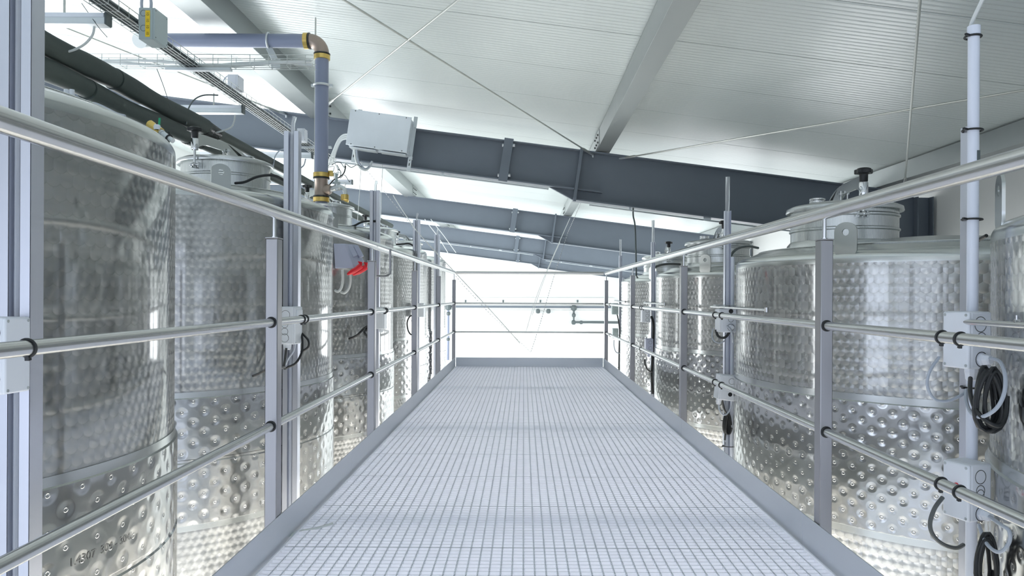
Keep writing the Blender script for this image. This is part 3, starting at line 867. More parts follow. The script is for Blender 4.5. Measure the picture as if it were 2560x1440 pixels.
control_box('small grey control box at the middle rail beyond the second right rail post', P(1614,787,7.12), 0.05, (0.085, 0.08, 0.15), M['box'],
            [(0.1,0.25,0.016,'o'), (0.1,-0.05,0.016,'o'), (0.1,-0.32,0.016,'o')], None, None, 0, -1, GB)
control_box('small grey control box at the lower rail beyond the second right rail post', P(1622,865,7.12), 0.05, (0.075, 0.08, 0.15), M['lilac'],
            [(0.1,0.25,0.016,'o'), (0.1,-0.12,0.016,'o')], (0, 0, 0.014), None, 0, -1, GB)
control_box('small grey control box at the middle rail by the far right rail post', P(1537,772,9.55), 0.05, (0.085, 0.08, 0.15), M['greybox'],
            [(0.1,0.25,0.016,'o'), (0.1,-0.2,0.016,'o')], None, None, 0, -1, GB)
control_box('small grey control box at the lower rail by the far right rail post', P(1538,833,9.55), 0.05, (0.075, 0.08, 0.13), M['greybox'],
            [(0.1,0.25,0.016,'o'), (0.1,-0.2,0.016,'o')], None, None, 0, -1, GB)
control_box('white control box at the middle rail just behind the first left rail post', P(727,813,4.24), -0.12, (0.098, 0.10, 0.220), M['white_plastic'],
            [(-0.10,0.28,0.026,'o'), (-0.14,0.03,0.020,'o'), (-0.14,-0.16,0.020,'o'), (-0.14,-0.33,0.024,'o')], (-0.12, -0.2, 0.024), None, 0, 1, GB, (0.27, 0.3))
control_box('pale control box at the left edge on the thick aluminium strut', P(8,887,1.90), -0.1, (0.086, 0.085, 0.200), M['box'],
            [(0.1,0.3,0.020,'o'), (0.1,-0.3,0.020,'o')], None, None, 0, 1, GB)
control_box('white control box behind the second left rail post', P(953,795,6.66), -0.1, (0.085, 0.085, 0.20), M['white_plastic'],
            [(0,0.3,0.018,'o')], (0, 0, 0.02), None, 0, 1, GB)
control_box('white control box behind the third left rail post', P(1053,775,9.3), -0.1, (0.085, 0.085, 0.18), M['white_plastic'],
            [(0,0.3,0.018,'o')], None, None, 0, 1, GB)

# ------------------------------------------------------------------ cables
CG = 'loose cables around the boxes and tanks'
def cable(label, pts, r, mat, n=6, k=8, cat='cable', name='cable', group=CG):
    pp = [q if isinstance(q, Vector) else P(*q) for q in pts]
    mb = MB(); mb.tube(smooth(pp, n), r, k)
    return single(name, mb, M[mat], label, cat, group, loc=pp[0])
cable('grey cable leaving the top of the near white conduit', [(2424,78,2.09), (2430,55,2.08), (2446,20,2.04), (2475,-40,1.98)], 0.0055, 'pale_cable')
cable('grey cable loop bulging left below the upper near box', [(2348,893,2.03), (2326,925,2.02), (2318,962,2.02), (2334,996,2.02), (2366,1003,2.02), (2400,990,2.02), (2420,974,2.05)], 0.0042, 'cable')
cable('grey cable loop from the round gland of the upper near box', [(2476,896,1.955), (2500,905,1.88), (2513,940,1.83), (2510,985,1.82), (2490,1022,1.83), (2455,1042,1.86), (2430,1034,1.92), (2417,1008,1.98), (2415,975,2.04)], 0.0050, 'cable')
cable('black cable hanging from the bottom gland of the upper near box', [(2426,945,2.0), (2426,985,1.94), (2440,1025,1.88), (2470,1055,1.85), (2498,1064,1.85), (2514,1040,1.86), (2518,990,1.87)], 0.0058, 'black')
cable('dark grey cable arching left below the lower near box', [(2357,1243,2.03), (2336,1272,2.02), (2325,1310,2.02), (2334,1340,2.02), (2360,1362,2.02), (2390,1370,2.03), (2408,1362,2.06)], 0.0058, 'dark_cable')
cable('grey cable loop from the gland of the lower near box', [(2474,1292,1.955), (2502,1312,1.87), (2522,1326,1.84), (2524,1352,1.84), (2508,1376,1.85), (2488,1378,1.87), (2464,1355,1.92), (2447,1312,2.0)], 0.0050, 'cable')
def coil(label, x0, y0, x1, y1, Y, turns, r, wob, seed):
    rnd = random.Random(seed)
    pts = []
    a = P((x0+x1)/2, (y0+y1)/2, Y); rx = (x1-x0)/2*Y/F; rz = (y1-y0)/2*Y/F
    N = 18
    ph = [(rnd.uniform(-wob, wob), rnd.uniform(-wob, wob), rnd.uniform(0.55, 1.0), rnd.uniform(0.82, 1.0), rnd.uniform(-0.015, 0.03)) for _ in range(turns+1)]
    for k in range(turns*N):
        i = k // N; f = (k % N)/N
        w_ = [ph[i][q]*(1-f) + ph[i+1][q]*f for q in range(5)]
        th = 2*PI*k/N
        pinch = 0.55 + 0.45*(0.5 - 0.5*math.sin(th))
        pts.append(a + Vector((math.cos(th)*rx*w_[2]*pinch*1.15 + w_[0], w_[4], math.sin(th)*rz*w_[3] + w_[1]*0.5)))
    mb = MB(); mb.tube(pts, r, 8)
    t = single('cable_coil', mb, M['black'], label, 'cable coil', 'black cable coils', loc=a)
    return t
coil('black cable coil hanging below the upper near box at right', 2438, 918, 2520, 1084, 1.88, 9, 0.0052, 0.012, 3)
coil('black cable coil hanging below the lower near box at right', 2438, 1338, 2500, 1480, 1.92, 7, 0.0052, 0.012, 5)
coil('small black cable coil low on the strut before the second right tank', 1811, 1034, 1831, 1088, 4.55, 4, 0.006, 0.012, 9)
cable('black cable sagging below the upper box before the second right tank', [(1790,824,4.5), (1794,838,4.5), (1804,845,4.48), (1816,841,4.48), (1826,826,4.48)], 0.008, 'black')
cable('thin grey cable looping below the upper box before the second right tank', [(1783,822,4.5), (1780,840,4.5), (1786,853,4.5), (1800,858,4.5), (1812,852,4.5)], 0.004, 'cable')
cable('grey cable from the gland of the box before the second right tank', [(1817,814,4.4), (1826,824,4.4), (1831,840,4.42), (1833,856,4.46)], 0.006, 'cable')
cable('grey cable loop under the tilted box', [(1797,1002,4.5), (1798,1022,4.5), (1806,1036,4.5), (1818,1034,4.5), (1829,1012,4.5), (1827,985,4.48)], 0.005, 'cable')
cable('black cable hanging straight from the tilted box', [(1806,1000,4.5), (1810,1022,4.52), (1818,1040,4.55), (1815,1065,4.56), (1812,1100,4.57)], 0.006, 'black')
cable('black cable bundle running down the strut beyond the second right rail post', [(1628,790,7.15), (1634,812,7.15), (1633,850,7.16), (1631,900,7.17), (1629,940,7.17), (1632,985,7.17)], 0.012, 'black')
cable('black cable loop low on the strut beyond the second right rail post', [(1612,898,7.12), (1613,912,7.12), (1620,925,7.13), (1630,930,7.13)], 0.007, 'black')
cable('black cables running down the strut at the far end of the right railing', [(1541,780,9.6), (1546,800,9.6), (1549,830,9.6), (1548,860,9.6), (1547,925,9.62)], 0.008, 'black')
cable('grey cable loop hanging at the far end of the right railing', [(1535,850,9.55), (1535,866,9.55), (1540,880,9.55), (1549,883,9.56)], 0.006, 'cable')
cable('black cable loop from the white box behind the first left rail post', [(716,870,4.2), (713,895,4.2), (710,920,4.2), (722,917,4.2), (740,907,4.22), (754,882,4.24), (756,850,4.26), (750,820,4.3)], 0.0068, 'black')
cable('black cable bulging right of the white box behind the first left rail post', [(748,828,4.3), (760,838,4.28), (771,852,4.26), (770,868,4.26), (752,880,4.25)], 0.0065, 'black')
cable('grey cable slanting below the white box behind the first left rail post', [(739,858,4.3), (735,876,4.3), (722,895,4.3), (714,912,4.3)], 0.0058, 'cable')
cable('black cable passing low behind the first left rail post', [(712,918,3.8), (690,922,3.5), (665,925,3.62), (645,935,3.66), (632,940,3.68)], 0.0062, 'black')
cable('black cable arching from the lid of the second left tank to the strut', [(588,458,4.45), (612,455,4.42), (640,443,4.40), (668,438,4.38), (692,441,4.36), (716,455,4.33)], 0.0085, 'black')
cable('black cable arching to the strut behind the second left rail post', [(868,567,6.8), (884,565,6.8), (900,557,6.79), (915,553,6.78), (938,553,6.75)], 0.010, 'black')
cable('black cable arching to the strut behind the third left rail post', [(990,611,9.3), (1008,610,9.35), (1022,609,9.38), (1034,615,9.4)], 0.010, 'black')
cable('black cable knot behind the second left rail post', [(872,848,6.5), (893,838,6.5), (908,823,6.52), (921,815,6.54), (915,826,6.53), (911,832,6.52), (921,845,6.53), (923,850,6.54)], 0.010, 'black')
cable('black cable loop behind the third left rail post', [(1032,788,9.0), (1024,792,9.0), (1018,806,9.0), (1020,825,9.0), (1027,836,9.0), (1033,832,9.0), (1030,800,9.0)], 0.009, 'black')
cable('grey hose arching over the second right tank to the strut', [(1823,645,4.7), (1835,628,4.75), (1850,619,4.85), (1872,616,4.95), (1895,620,5.1)], 0.009, 'dampipe', name='hose', cat='hose')
cable('dark hose arching over the third right tank to its strut', [(1633,673,7.3), (1640,667,7.3), (1655,662,7.3), (1675,660,7.35), (1700,661,7.45)], 0.012, 'dark_cable', name='hose', cat='hose')
cable('pair of dark cables dropping from the near rafter to the third right tank', [(1583,518,8.85), (1583,540,8.85), (1587,560,8.85), (1589,600,8.85), (1591,690,8.9)], 0.010, 'dampipe')
cable('black cable end lying on the rim between the two nearest right tanks', [(2437,607,2.45), (2450,598,2.40), (2466,589,2.36)], 0.006, 'black')

# ------------------------------------------------------------------ pipes overhead on the left
def foam_pipe(label, X, Zr, r, y0, y1, seed, group='black insulated pipes above the left tanks'):
    rnd = random.Random(seed)
    t = thing('insulated_pipe', label, 'pipe', (X, y0, E+Zr), group)
    def piece(a, b, r0):
        n = 14; pts = []; rs = []
        for i in range(n+1):
            s = i/n; pts.append(Vector((X + 0.004*math.sin(6*s+seed), a+(b-a)*s, E+Zr+0.004*math.cos(5*s+seed))))
            rs.append(r0*(1 + 0.05*math.sin(9*s+seed) + rnd.uniform(-0.015, 0.015)))
        mb = MB(); mb.tube(pts, rs, 20); build('insulation', mb, M['foam'], t, ang=60)
    cuts = [y0, y0+1.05, y0+2.05]; r_ = r
    for a, b in ((y0, y0+1.0), (y0+1.005, y0+2.25)): piece(a, b, r)
    piece(y0+2.45, y1, r*0.66)
    pts = []; rs = []
    for i in range(22):
        pts.append(Vector((X, y0+2.22+0.26*i/21, E+Zr))); rs.append(r*(0.95 - 0.25*i/21 + 0.08*(i % 2)))
    mb = MB(); mb.tube(pts, rs, 18); build('tape_wrap', mb, M['tape'], t, ang=80)
    pts = []; rs = []
    for i in range(14):
        pts.append(Vector((X, y0+0.16*i/13-0.1, E+Zr))); rs.append(r*(0.85 + 0.16*(i % 2)))
    mb = MB(); mb.tube(pts, rs, 18); build('tape_wrap', mb, M['tape'], t, ang=80)
foam_pipe('thick black insulated pipe running over the left tanks, upper of the pair', -2.49, 1.30, 0.064, 3.35, 13.5, 1)
foam_pipe('thick black insulated pipe running over the left tanks, lower of the pair', -2.50, 1.168, 0.058, 3.10, 13.5, 2)
mb = MB(); mb.tube([P(338,218,4.45), P(352,226,4.45)], 0.0015, 4)

# wire tray along the left
def wire_tray(label, x0, x1, zr, h, ya, yb, alongx=None):
    t = thing('wire_tray', label, 'cable tray', ((x0+x1)/2, ya, E+zr), 'wire mesh cable trays')
    mb = MB()
    if alongx is None:
        for x, z in ((x0,0),(x0,h*0.5),(x0,h),(x1,0),(x1,h*0.5),(x1,h),((x0+x1)/2,0),(x0*0.75+x1*0.25,0),(x0*0.25+x1*0.75,0)):
            mb.tube([(x, ya, E+zr+z), (x, yb, E+zr+z)], 0.0022, 6)
        n = int((yb-ya)/0.10)
        for i in range(n+1):
            y = ya + 0.10*i
            mb.tube([(x0,y,E+zr+h),(x0,y,E+zr),(x1,y,E+zr),(x1,y,E+zr+h)], 0.0022, 5)
    else:
        for y, z in ((ya,0),(ya,h*0.5),(ya,h),(yb,0),(yb,h*0.5),(yb,h),((ya+yb)/2,0)):
            mb.tube([(x0, y, E+zr+z), (x1, y, E+zr+z)], 0.0022, 6)
        n = int((x1-x0)/0.125)
        for i in range(n+1):
            x = x0 + 0.125*i
            mb.tube([(x,ya,E+zr+h),(x,ya,E+zr),(x,yb,E+zr),(x,yb,E+zr+h)], 0.0022, 5)
    build('wire_mesh', mb, M['gal_wire'], t)
    return t
TX0, TX1, TZ = -2.30, -2.20, 1.53
tr = wire_tray('long wire mesh cable tray running away above the left tanks', TX0, TX1, TZ, 0.06, 2.9, 8.4)
for Y in (4.86, 7.4):
    mb = MB(); mb.bar((-2.42, Y, E+TZ-0.012), (-1.98, Y, E+TZ-0.012), 0.04, 0.02); build('bracket', mb, M['galv'], tr, 0.002)
for i, (x, z, r) in enumerate(((-2.285,0.014,0.010),(-2.263,0.014,0.009),(-2.240,0.013,0.010),(-2.218,0.013,0.009),(-2.272,0.033,0.008),(-2.250,0.033,0.009),(-2.226,0.032,0.008))):
    pts = [Vector((x+0.004*math.sin(0.9*q+i), 2.9+0.66*q, E+TZ+z+0.003*math.sin(1.7*q+2*i))) for q in range(9)]
    mb = MB(); mb.tube(smooth(pts, 3), r, 8)
    single('cable', mb, M['dark_cable' if i % 2 else 'dampipe'], 'grey cable lying in the long wire tray above the left tanks', 'cable', 'cables in the long wire tray', loc=pts[0])
ct = wire_tray('short wire mesh cable tray crossing the long one, towards the grey vertical pipe', -2.98, -1.43, 1.545, 0.075, 4.86, 4.94, True)
for i, (y, r) in enumerate(((4.885,0.010),(4.915,0.011))):
    pts = [Vector((-2.95+0.25*q, y, E+1.557+0.018*math.sin(1.3*q+i*1.5)+0.012)) for q in range(7)]
    mb = MB(); mb.tube(smooth(pts, 5), r, 8)
    single('cable', mb, M['pale_cable'], 'pale cable waving through the short crossing wire tray', 'cable', 'cables in the crossing wire tray', loc=pts[0])

# strip lights under the tray
fl_lab = ['slim pale strip light at the top left, behind the thick aluminium strut', 'slim pale strip light above the black star knob of the second left tank', 'slim pale strip light behind the aluminium strut by the grey vertical pipe', 'slim pale strip light just right of the grey vertical pipe']
f0 = None
for i, Y in enumerate((3.90, 5.78, 7.67, 9.46)):
    if f0 is None:
        xr = -2.255; zb = E+1.455
        f0 = thing('strip_light', fl_lab[0], 'strip light', (xr, Y, zb), 'strip lights above the left tanks')
        mb = MB(); mb.box((xr-0.60, Y, zb+0.03), (1.19, 0.055, 0.058)); build('housing', mb, M['galv'], f0, 0.004)
        mb = MB(); mb.box((xr-0.002, Y, zb+0.03), (0.010, 0.062, 0.064)); build('end_cap', mb, M['dampipe'], f0, 0.003)
        mb = MB(); mb.box((xr-0.60, Y-0.0285, zb+0.045), (1.18, 0.004, 0.022)); build('diffuser', mb, M['white_plastic'], f0)
        mb = MB(); mb.box((xr-0.60, Y, zb-0.001), (1.19, 0.066, 0.006)); build('flange', mb, M['galv'], f0)
        mb = MB(); mb.cyl((xr-0.24, Y, zb+0.06), (xr-0.24, Y, zb+0.16), 0.006, 8); build('hanger', mb, M['rod'], f0)
    else: copy_thing(f0, (xr, Y, zb), fl_lab[i])
cable('pale cable drooping from the strip light at the top left', [(236,66,3.85), (230,90,3.84), (205,115,3.84), (165,130,3.84), (112,130,3.84)], 0.0062, 'pale_cable')
cable('pale cable drooping from the strip light above the star knob', [(588,287,5.7), (585,305,5.7), (575,320,5.7), (540,331,5.7), (490,334,5.7)], 0.0065, 'pale_cable')
cable('grey cable arching from the long wire tray down behind the star knob', [(545,238,5.6), (510,238,5.5), (485,250,5.4), (470,275,5.3), (465,312,5.2)], 0.0055, 'dampipe')
cable('grey cable arching down behind the aluminium strut near the grey pipe', [(716,372,7.2), (700,376,7.2), (688,390,7.1), (684,410,7.0), (682,425,7.0)], 0.0062, 'cable')
cable('pale cable drooping from the strip light behind the strut', [(764,397,7.6), (760,412,7.6), (752,420,7.6), (748,424,7.6)], 0.007, 'cable')
cable('thin dark wire hanging from the crossing tray', [(392,172,4.85), (405,205,4.84), (417,240,4.83), (427,275,4.82)], 0.0022, 'dark_cable', name='wire', cat='wire', group='thin hanging wires')
cable('thin pale wire hanging beside the strip light at the top left', [(204,8,3.9), (225,38,3.88), (248,70,3.86), (268,93,3.85)], 0.0018, 'dampipe', name='wire', cat='wire', group='thin hanging wires')

# junction boxes on the tray
def junction(label, x0, x1, y0, y1, z0, z1, mat, loop_r):
    c = Vector(((x0+x1)/2, (y0+y1)/2, E+z0))
    t = thing('junction_box', label, 'junction box', c, 'junction boxes on the long wire tray')
    mb = MB(); mb.box(((x0+x1)/2-0.006, (y0+y1)/2, E+(z0+z1)/2), (x1-x0-0.012, y1-y0, z1-z0)); h = build('housing', mb, mat, t, 0.003)
    mb = MB(); mb.box((x1-0.006, (y0+y1)/2, E+(z0+z1)/2), (0.012, y1-y0, z1-z0)); l = build('lid', mb, mat, t, 0.003)
    for a in (y0+0.012, y1-0.012):
        for b in (z0+0.014, z1-0.014):
            mb = MB(); mb.cyl((x1-0.001, a, E+b), (x1+0.0012, a, E+b), 0.0035, 8); build('screw', mb, M['dark_cable'], l)
    return t, h
jb, jh = junction('grey junction box with a yellow numbered strip, clipped on the wire tray', -2.2, -2.108, 4.10, 4.25, 1.452, 1.632, M['greybox'], 0.008)
mb = MB(); mb.box((-2.148, 4.0985, E+1.540), (0.026, 0.002, 0.150)); ys_ = build('yellow_strip', mb, M['yellow'], jb)
for zz in (1.60, 1.515):
    mb = MB(); ring(mb, Vector((-2.172, 4.0992, E+zz)), (0,1,0), 0.017); build('knockout', mb, M['dampipe'], jh)
def text_mesh(body, size):
    cu = bpy.data.curves.new('txt', 'FONT'); cu.body = body; cu.size = size; cu.align_x = 'CENTER'; cu.align_y = 'CENTER'; cu.resolution_u = 3
    o = bpy.data.objects.new('txt', cu); C.objects.link(o)
    dg = bpy.context.evaluated_depsgraph_get(); dg.update()
    me = bpy.data.meshes.new_from_object(o.evaluated_get(dg))
    vs = [v.co.copy() for v in me.vertices]; fs = [list(p.vertices) for p in me.polygons]
    bpy.data.objects.remove(o); bpy.data.curves.remove(cu); bpy.data.meshes.remove(me)
    return vs, fs
for i in range(4):
    vs, fs = text_mesh('10', 0.021)
    c = Vector((-2.148, 4.0970, E+1.540+0.055-0.0365*i))
    mb = MB(); mb.add([c + Vector((v.y, 0, -v.x)) for v in vs], fs); build('printed_number', mb, M['ink'], ys_)
cable('thick grey cable looping out of the top of the numbered junction box', [(355,24,4.12), (354,8,4.12), (357,-8,4.12), (367,-16,4.12), (375,-8,4.12), (378,8,4.12), (377,25,4.12)], 0.0085, 'cable')
junction('small pale junction box on the wire tray, above the star knob', -2.295, -2.215, 5.56, 5.68, 1.592, 1.70, M['box'], 0.006)
cable('thin grey cable looping over the small junction box', [(556,225,5.6), (558,205,5.6), (566,192,5.6), (577,190,5.6), (583,198,5.6), (582,207,5.6)], 0.0045, 'cable')
junction('small pale junction box on the wire tray, beside the grey vertical pipe', -2.21, -2.14, 7.0, 7.11, 1.50, 1.62, M['box'], 0.006)

# grey drain pipe with elbow
Yp = 5.9
t = thing('drain_pipe', 'grey plastic drain pipe with bronze elbow running across and down to a tee', 'pipe', P(805,510,Yp))
r = 0.0555
A = P(396,104,Yp); B = P(770,99,Yp); B.z = A.z = (A.z+B.z)/2
ex = P(805,130,Yp).x; zc = B.z
mb = MB(); mb.cyl(A, (B.x, Yp, zc), r, 28); build('horizontal_pipe', mb, M['pvc'], t)
el = [(B.x+0.01, Yp, zc)]
R_ = ex - B.x - 0.012
for i in range(9):
    a = PI/2*i/8; el.append((ex-R_+R_*math.sin(a), Yp, zc-R_+R_*math.cos(a)))
el.append((ex, Yp, zc-R_-0.01))
mb = MB(); mb.tube(el, r*1.03, 24); build('elbow', mb, M['bronze'], t, ang=60)
ztop = zc-R_-0.01; zbot = P(805,435,Yp).z
mb = MB(); mb.cyl((ex, Yp, ztop), (ex, Yp, zbot), r*0.97, 28); build('vertical_pipe', mb, M['pvc'], t)
def union(c, ax, flip=1):
    ax = Vector(ax); c = Vector(c)
    mb = MB(); mb.tube([c-ax*0.020, c-ax*0.018, c+ax*0.016, c+ax*0.018], [r*1.04, r*1.17, r*1.17, r*1.10], 24); u = build('union_nut', mb, M['brass'], t)
    mb = MB(); mb.tube([c+ax*0.0185, c+ax*0.020, c+ax*0.030, c+ax*0.032], [r*1.08, r*1.2, r*1.2, r*1.1], 24); build('seal_ring', mb, M['tape'], u)
union((B.x-0.012, Yp, zc), (1,0,0)); union((ex, Yp, ztop-0.02), (0,0,1))
zt0 = P(805,438,Yp).z; union((ex, Yp, zt0), (0,0,-1))
zt1 = P(805,499,Yp).z; union((ex, Yp, zt1), (0,0,1))
mb = MB(); mb.lathe([(r*1.02, zt1), (r*1.05, zt1+0.03), (r*0.93, zt1+0.04), (r*0.93, zt0-0.04), (r*1.02, zt0-0.035), (r*1.02, zt0)], 24, Matrix.Translation((ex, Yp, 0)), True, True)
mb.tube([(ex, Yp, (zt0+zt1)/2-0.02), (ex+r*1.15, Yp-0.01, (zt0+zt1)/2-0.02), (ex+r*1.45, Yp-0.012, (zt0+zt1)/2-0.02)], [r*0.8, r*0.8, r*0.62], 20)
build('tee', mb, M['bronze'], t, ang=60)
mb = MB(); mb.cyl((ex, Yp, zt1-0.02), (ex, Yp, zt1-0.30), r*0.9, 24); build('lower_pipe', mb, M['pvc'], t)
def clampring(c, ax, arm):
    mb = MB(); c = Vector(c); mb.torus(c, ax, r+0.008, 0.010, 24, 6); mb.bar(c + Vector((r+0.005,0,0)), c + Vector((r+0.035,0,0)), 0.03, 0.02); mb.bar(c - Vector((r+0.005,0,0)), c - Vector((r+0.03,0,0)), 0.03, 0.02)
    build('pipe_clamp', mb, M['galv'], t)
clampring((ex, Yp, P(805,214,Yp).z), (0,0,1), 0); clampring((ex, Yp, zt1-0.045), (0,0,1), 0)
cc = P(672,103,Yp); cc.z = zc
mb = MB(); mb.torus(cc, (1,0,0), r+0.006, 0.009, 24, 6); mb.bar(cc - Vector((0,0,r)), P(688,150,Yp), 0.05, 0.012, (0,1,0)); mb.bar(P(687,146,Yp)+Vector((0,0.02,0)), P(687,170,Yp)+Vector((0,0.02,0)), 0.075, 0.008, (0,1,0)); build('hanging_bracket', mb, M['galv'], t, 0.002)
el2 = [A + Vector((0.02,0,0)), A + Vector((-0.03,-0.01,0)), A + Vector((-0.07,-0.06,-0.02)), A + Vector((-0.08,-0.14,-0.05))]
mb = MB(); mb.tube(smooth(el2, 4), r*1.12, 20); build('end_elbow', mb, M['wallpipe'], t)
mb = MB(); mb.cyl((P(785,510,Yp).x, Yp+0.02, zt1-0.06), (P(785,510,Yp).x, Yp+0.02, roofz(-1.7)-0.03), 0.0065, 10); build('support_rod', mb, M['rod'], t)

# tap beside the tee
tp = thing('water_tap', 'grey chrome tap with a brass outlet hanging right of the pipe tee', 'tap', P(843,480,Yp))
mb = MB(); mb.cyl(P(841,434,Yp), P(841,462,Yp), 0.011, 14); mb.lathe([(0.02,0),(0.032,0.004),(0.032,0.014),(0.02,0.018)], 18, Matrix.Translation(P(841,460,Yp)), True, True); build('stem', mb, M['greybox'], tp)
mb = MB(); mb.tube(smooth([P(822,474,Yp), P(832,472,Yp), P(843,468,Yp), P(853,468,Yp), P(861,474,Yp), P(864,486,Yp)], 5), [0.022]*6+[0.024]*8+[0.018]*12, 16); mb.cyl(P(843,457,Yp), P(843,476,Yp), 0.022, 16); build('body', mb, M['galv'], tp, ang=60)
mb = MB(); c = P(862,486,Yp); mb.tube([c, c-Vector((0,0,0.004)), c-Vector((0,0,0.045)), c-Vector((0,0,0.05))], [0.024,0.032,0.032,0.026], 16); mb.bar(c-Vector((0,0,0.048)), c+Vector((0.03,0,-0.058)), 0.016, 0.018); build('outlet', mb, M['brass'], tp)
mb = MB(); mb.cyl(P(798,430,Yp+0.03), P(832,430,Yp+0.03), 0.012, 12); c = P(829,436,Yp); mb.box(c, (0.03,0.03,0.03)); build('inlet_fitting', mb, M['brass'], tp, 0.003)
rnd = random.Random(4)
for i in range(4):
    a = P(824+6*i, 408+4*(i%2), 6.6); pts = [a]
    for k in range(7): pts.append(pts[-1] + Vector((rnd.uniform(-0.02,0.06), rnd.uniform(-0.02,0.02), rnd.uniform(-0.06,0.035))))
    mb = MB(); mb.tube(smooth(pts, 5), 0.0035, 6)
    single('cable', mb, M['dampipe' if i % 2 else 'pale_cable'], 'thin cable in the loose tangle above the tap', 'cable', 'tangle of thin cables above the tap', loc=a)
cable('thin black cable crossing the tangle above the tap', [(824,462,5.95), (834,450,5.95), (848,443,5.96), (860,432,5.98), (864,415,6.0)], 0.005, 'black')

# ------------------------------------------------------------------ metal enclosure on the rafter
cF = P(947,327.5,8.43)
ang = math.atan(RS+0.01)
Fm = Matrix.Translation(cF) @ Matrix.Rotation(ang, 4, 'Y')
t = thing('metal_enclosure', 'bare sheet metal enclosure mounted tilted on the nearest rafter', 'enclosure', cF)
mb = MB(); mb.box((0, 0.155, 0), (0.70, 0.29, 0.405), Fm); build('case', mb, M['sheet'], t, 0.004)
mb = MB(); mb.box((0, 0, 0), (0.722, 0.016, 0.420), Fm); cv = build('cover', mb, M['sheet'], t, 0.003)
for x in (-0.30, -0.02, 0.30):
    for z in (-0.195, 0.195):
        mb = MB(); mb.cyl(Fm @ Vector((x, -0.008, z)), Fm @ Vector((x, -0.011, z)), 0.007, 8); build('screw', mb, M['dark_cable'], cv)
for x, z0, z1, xo in ((-0.30, -0.375, 0.265, -0.30), (0.372, -0.385, 0.27, 0.372)):
    mb = MB(); mb.box((x, 0.20, (z0+z1)/2), (0.045, 0.012, z1-z0), Fm); mb.box((x, 0.19, -0.20 + (z0+0.20)/2), (0.045, 0.012, z0+0.20), Fm); br = build('mounting_bar', mb, M['galv'], t, 0.002)
    for zz in (z0+0.075, z0+0.135):
        mb = MB(); mb.box((x, 0.183, zz), (0.010, 0.003, 0.032), Fm); build('slot', mb, M['black'], br)
for x0, x1 in ((-0.33, -0.02), (0.03, 0.34)):
    mb = MB(); mb.box(((x0+x1)/2, 0.12, -0.222), (x1-x0, 0.16, 0.014), Fm); build('gland_plate', mb, M['galv'], t, 0.002)
mb = MB(); mb.box((0.385, 0.17, 0.155), (0.03, 0.03, 0.05), Fm); mb.box((0.385, 0.17, -0.235), (0.04, 0.03, 0.04), Fm); build('hinge_block', mb, M['galv'], t, 0.002)
EG = 'cables of the metal enclosure'
for i, (dx, dy) in enumerate(((0,0),(4,5),(8,10))):
    cable(['upper pale cable curving out of the enclosure left side', 'middle pale cable curving out of the enclosure left side', 'lower pale cable curving out of the enclosure left side'][i],
          [(872,336+dy,8.6), (858,338+dy,8.6), (846+dx*.4,350+dy*.6,8.6), (836+dx*.6,372+dy*.3,8.6), (826+dx,398,8.6), (822+dx,412,8.65)], 0.0125, 'pale_cable', group=EG)
for i, dx in enumerate((0, 5)):
    cable(['left grey cable sagging under the enclosure and back up to the rafter', 'right grey cable sagging under the enclosure and back up to the rafter'][i],
          [(886+dx,368,8.6), (888+dx,390,8.6), (892+dx,406,8.6), (901+dx,420-dx*.4,8.6), (914,425-dx*.5,8.62), (925,416,8.66), (930,404,8.7)], 0.014, 'cable' if i else 'pale_cable', group=EG)

# ------------------------------------------------------------------ lilac box with red flaps
t = thing('socket_box', 'lilac grey socket box with two red flaps hanging under the left handrail', 'socket box', P(870,670,6.42))
fa = [P(834,609,6.36), P(862,609,6.36), P(886,671,6.30), P(838,671,6.36)]
fb = [P(892,612,6.50), P(911,655,6.46)]
bk = [P(836,609,6.60), P(890,612,6.60), P(905,655,6.58), P(840,671,6.58)]
vs = fa + fb + bk
mb = MB(); mb.add(vs, ((0,3,2,1), (1,2,5,4), (0,1,4,7,6), (3,9,8,5,2), (0,6,9,3), (4,5,8,7), (6,7,8,9))); build('housing', mb, M['lilac'], t, 0.006)
for i, (x0, y0, x1, y1, c) in enumerate(((874,613,889,641,0),(889,615,904,643,1))):
    mb = MB(); mb.bar(P(x0,y0,6.40+0.05*c), P(x1,y1,6.37+0.05*c), 0.045, 0.02, (0.4,-1,0)); build('socket_cover', mb, M['dark_cable' if 0 else 'lilac'], t, 0.006)
for i, dx in enumerate((0, 14)):
    q = 6.30+0.05*i
    tri = [P(894+dx,653+dx*.15,q), P(905+dx,655+dx*.1,q), P(904+dx*.95,669+dx*.1,q)]
    mb = MB(); o_ = Vector((0,0.02,0))
    mb.add(tri + [p + o_ for p in tri], ((0,1,2),(3,5,4),(0,3,4,1),(1,4,5,2),(2,5,3,0)))
    mb.tube(smooth([P(903+dx*.9,664+dx*.2,q+0.01), P(890+dx,674+dx*.1,q), P(868+dx,686+dx*.1,q-0.01)], 5), [0.026]*4+[0.024]*4+[0.018,0.014,0.008], 10)
    build('red_flap', mb, M['red'], t, 0.002)
cable('pale cable loop under the lilac socket box, front one', [(856,674,6.38), (857,700,6.38), (853,720,6.38), (845,729,6.38), (838,726,6.4)], 0.012, 'pale_cable')
cable('pale cable loop under the lilac socket box, rear one', [(874,676,6.42), (876,700,6.42), (872,720,6.42), (862,732,6.42), (852,730,6.43)], 0.012, 'pale_cable')

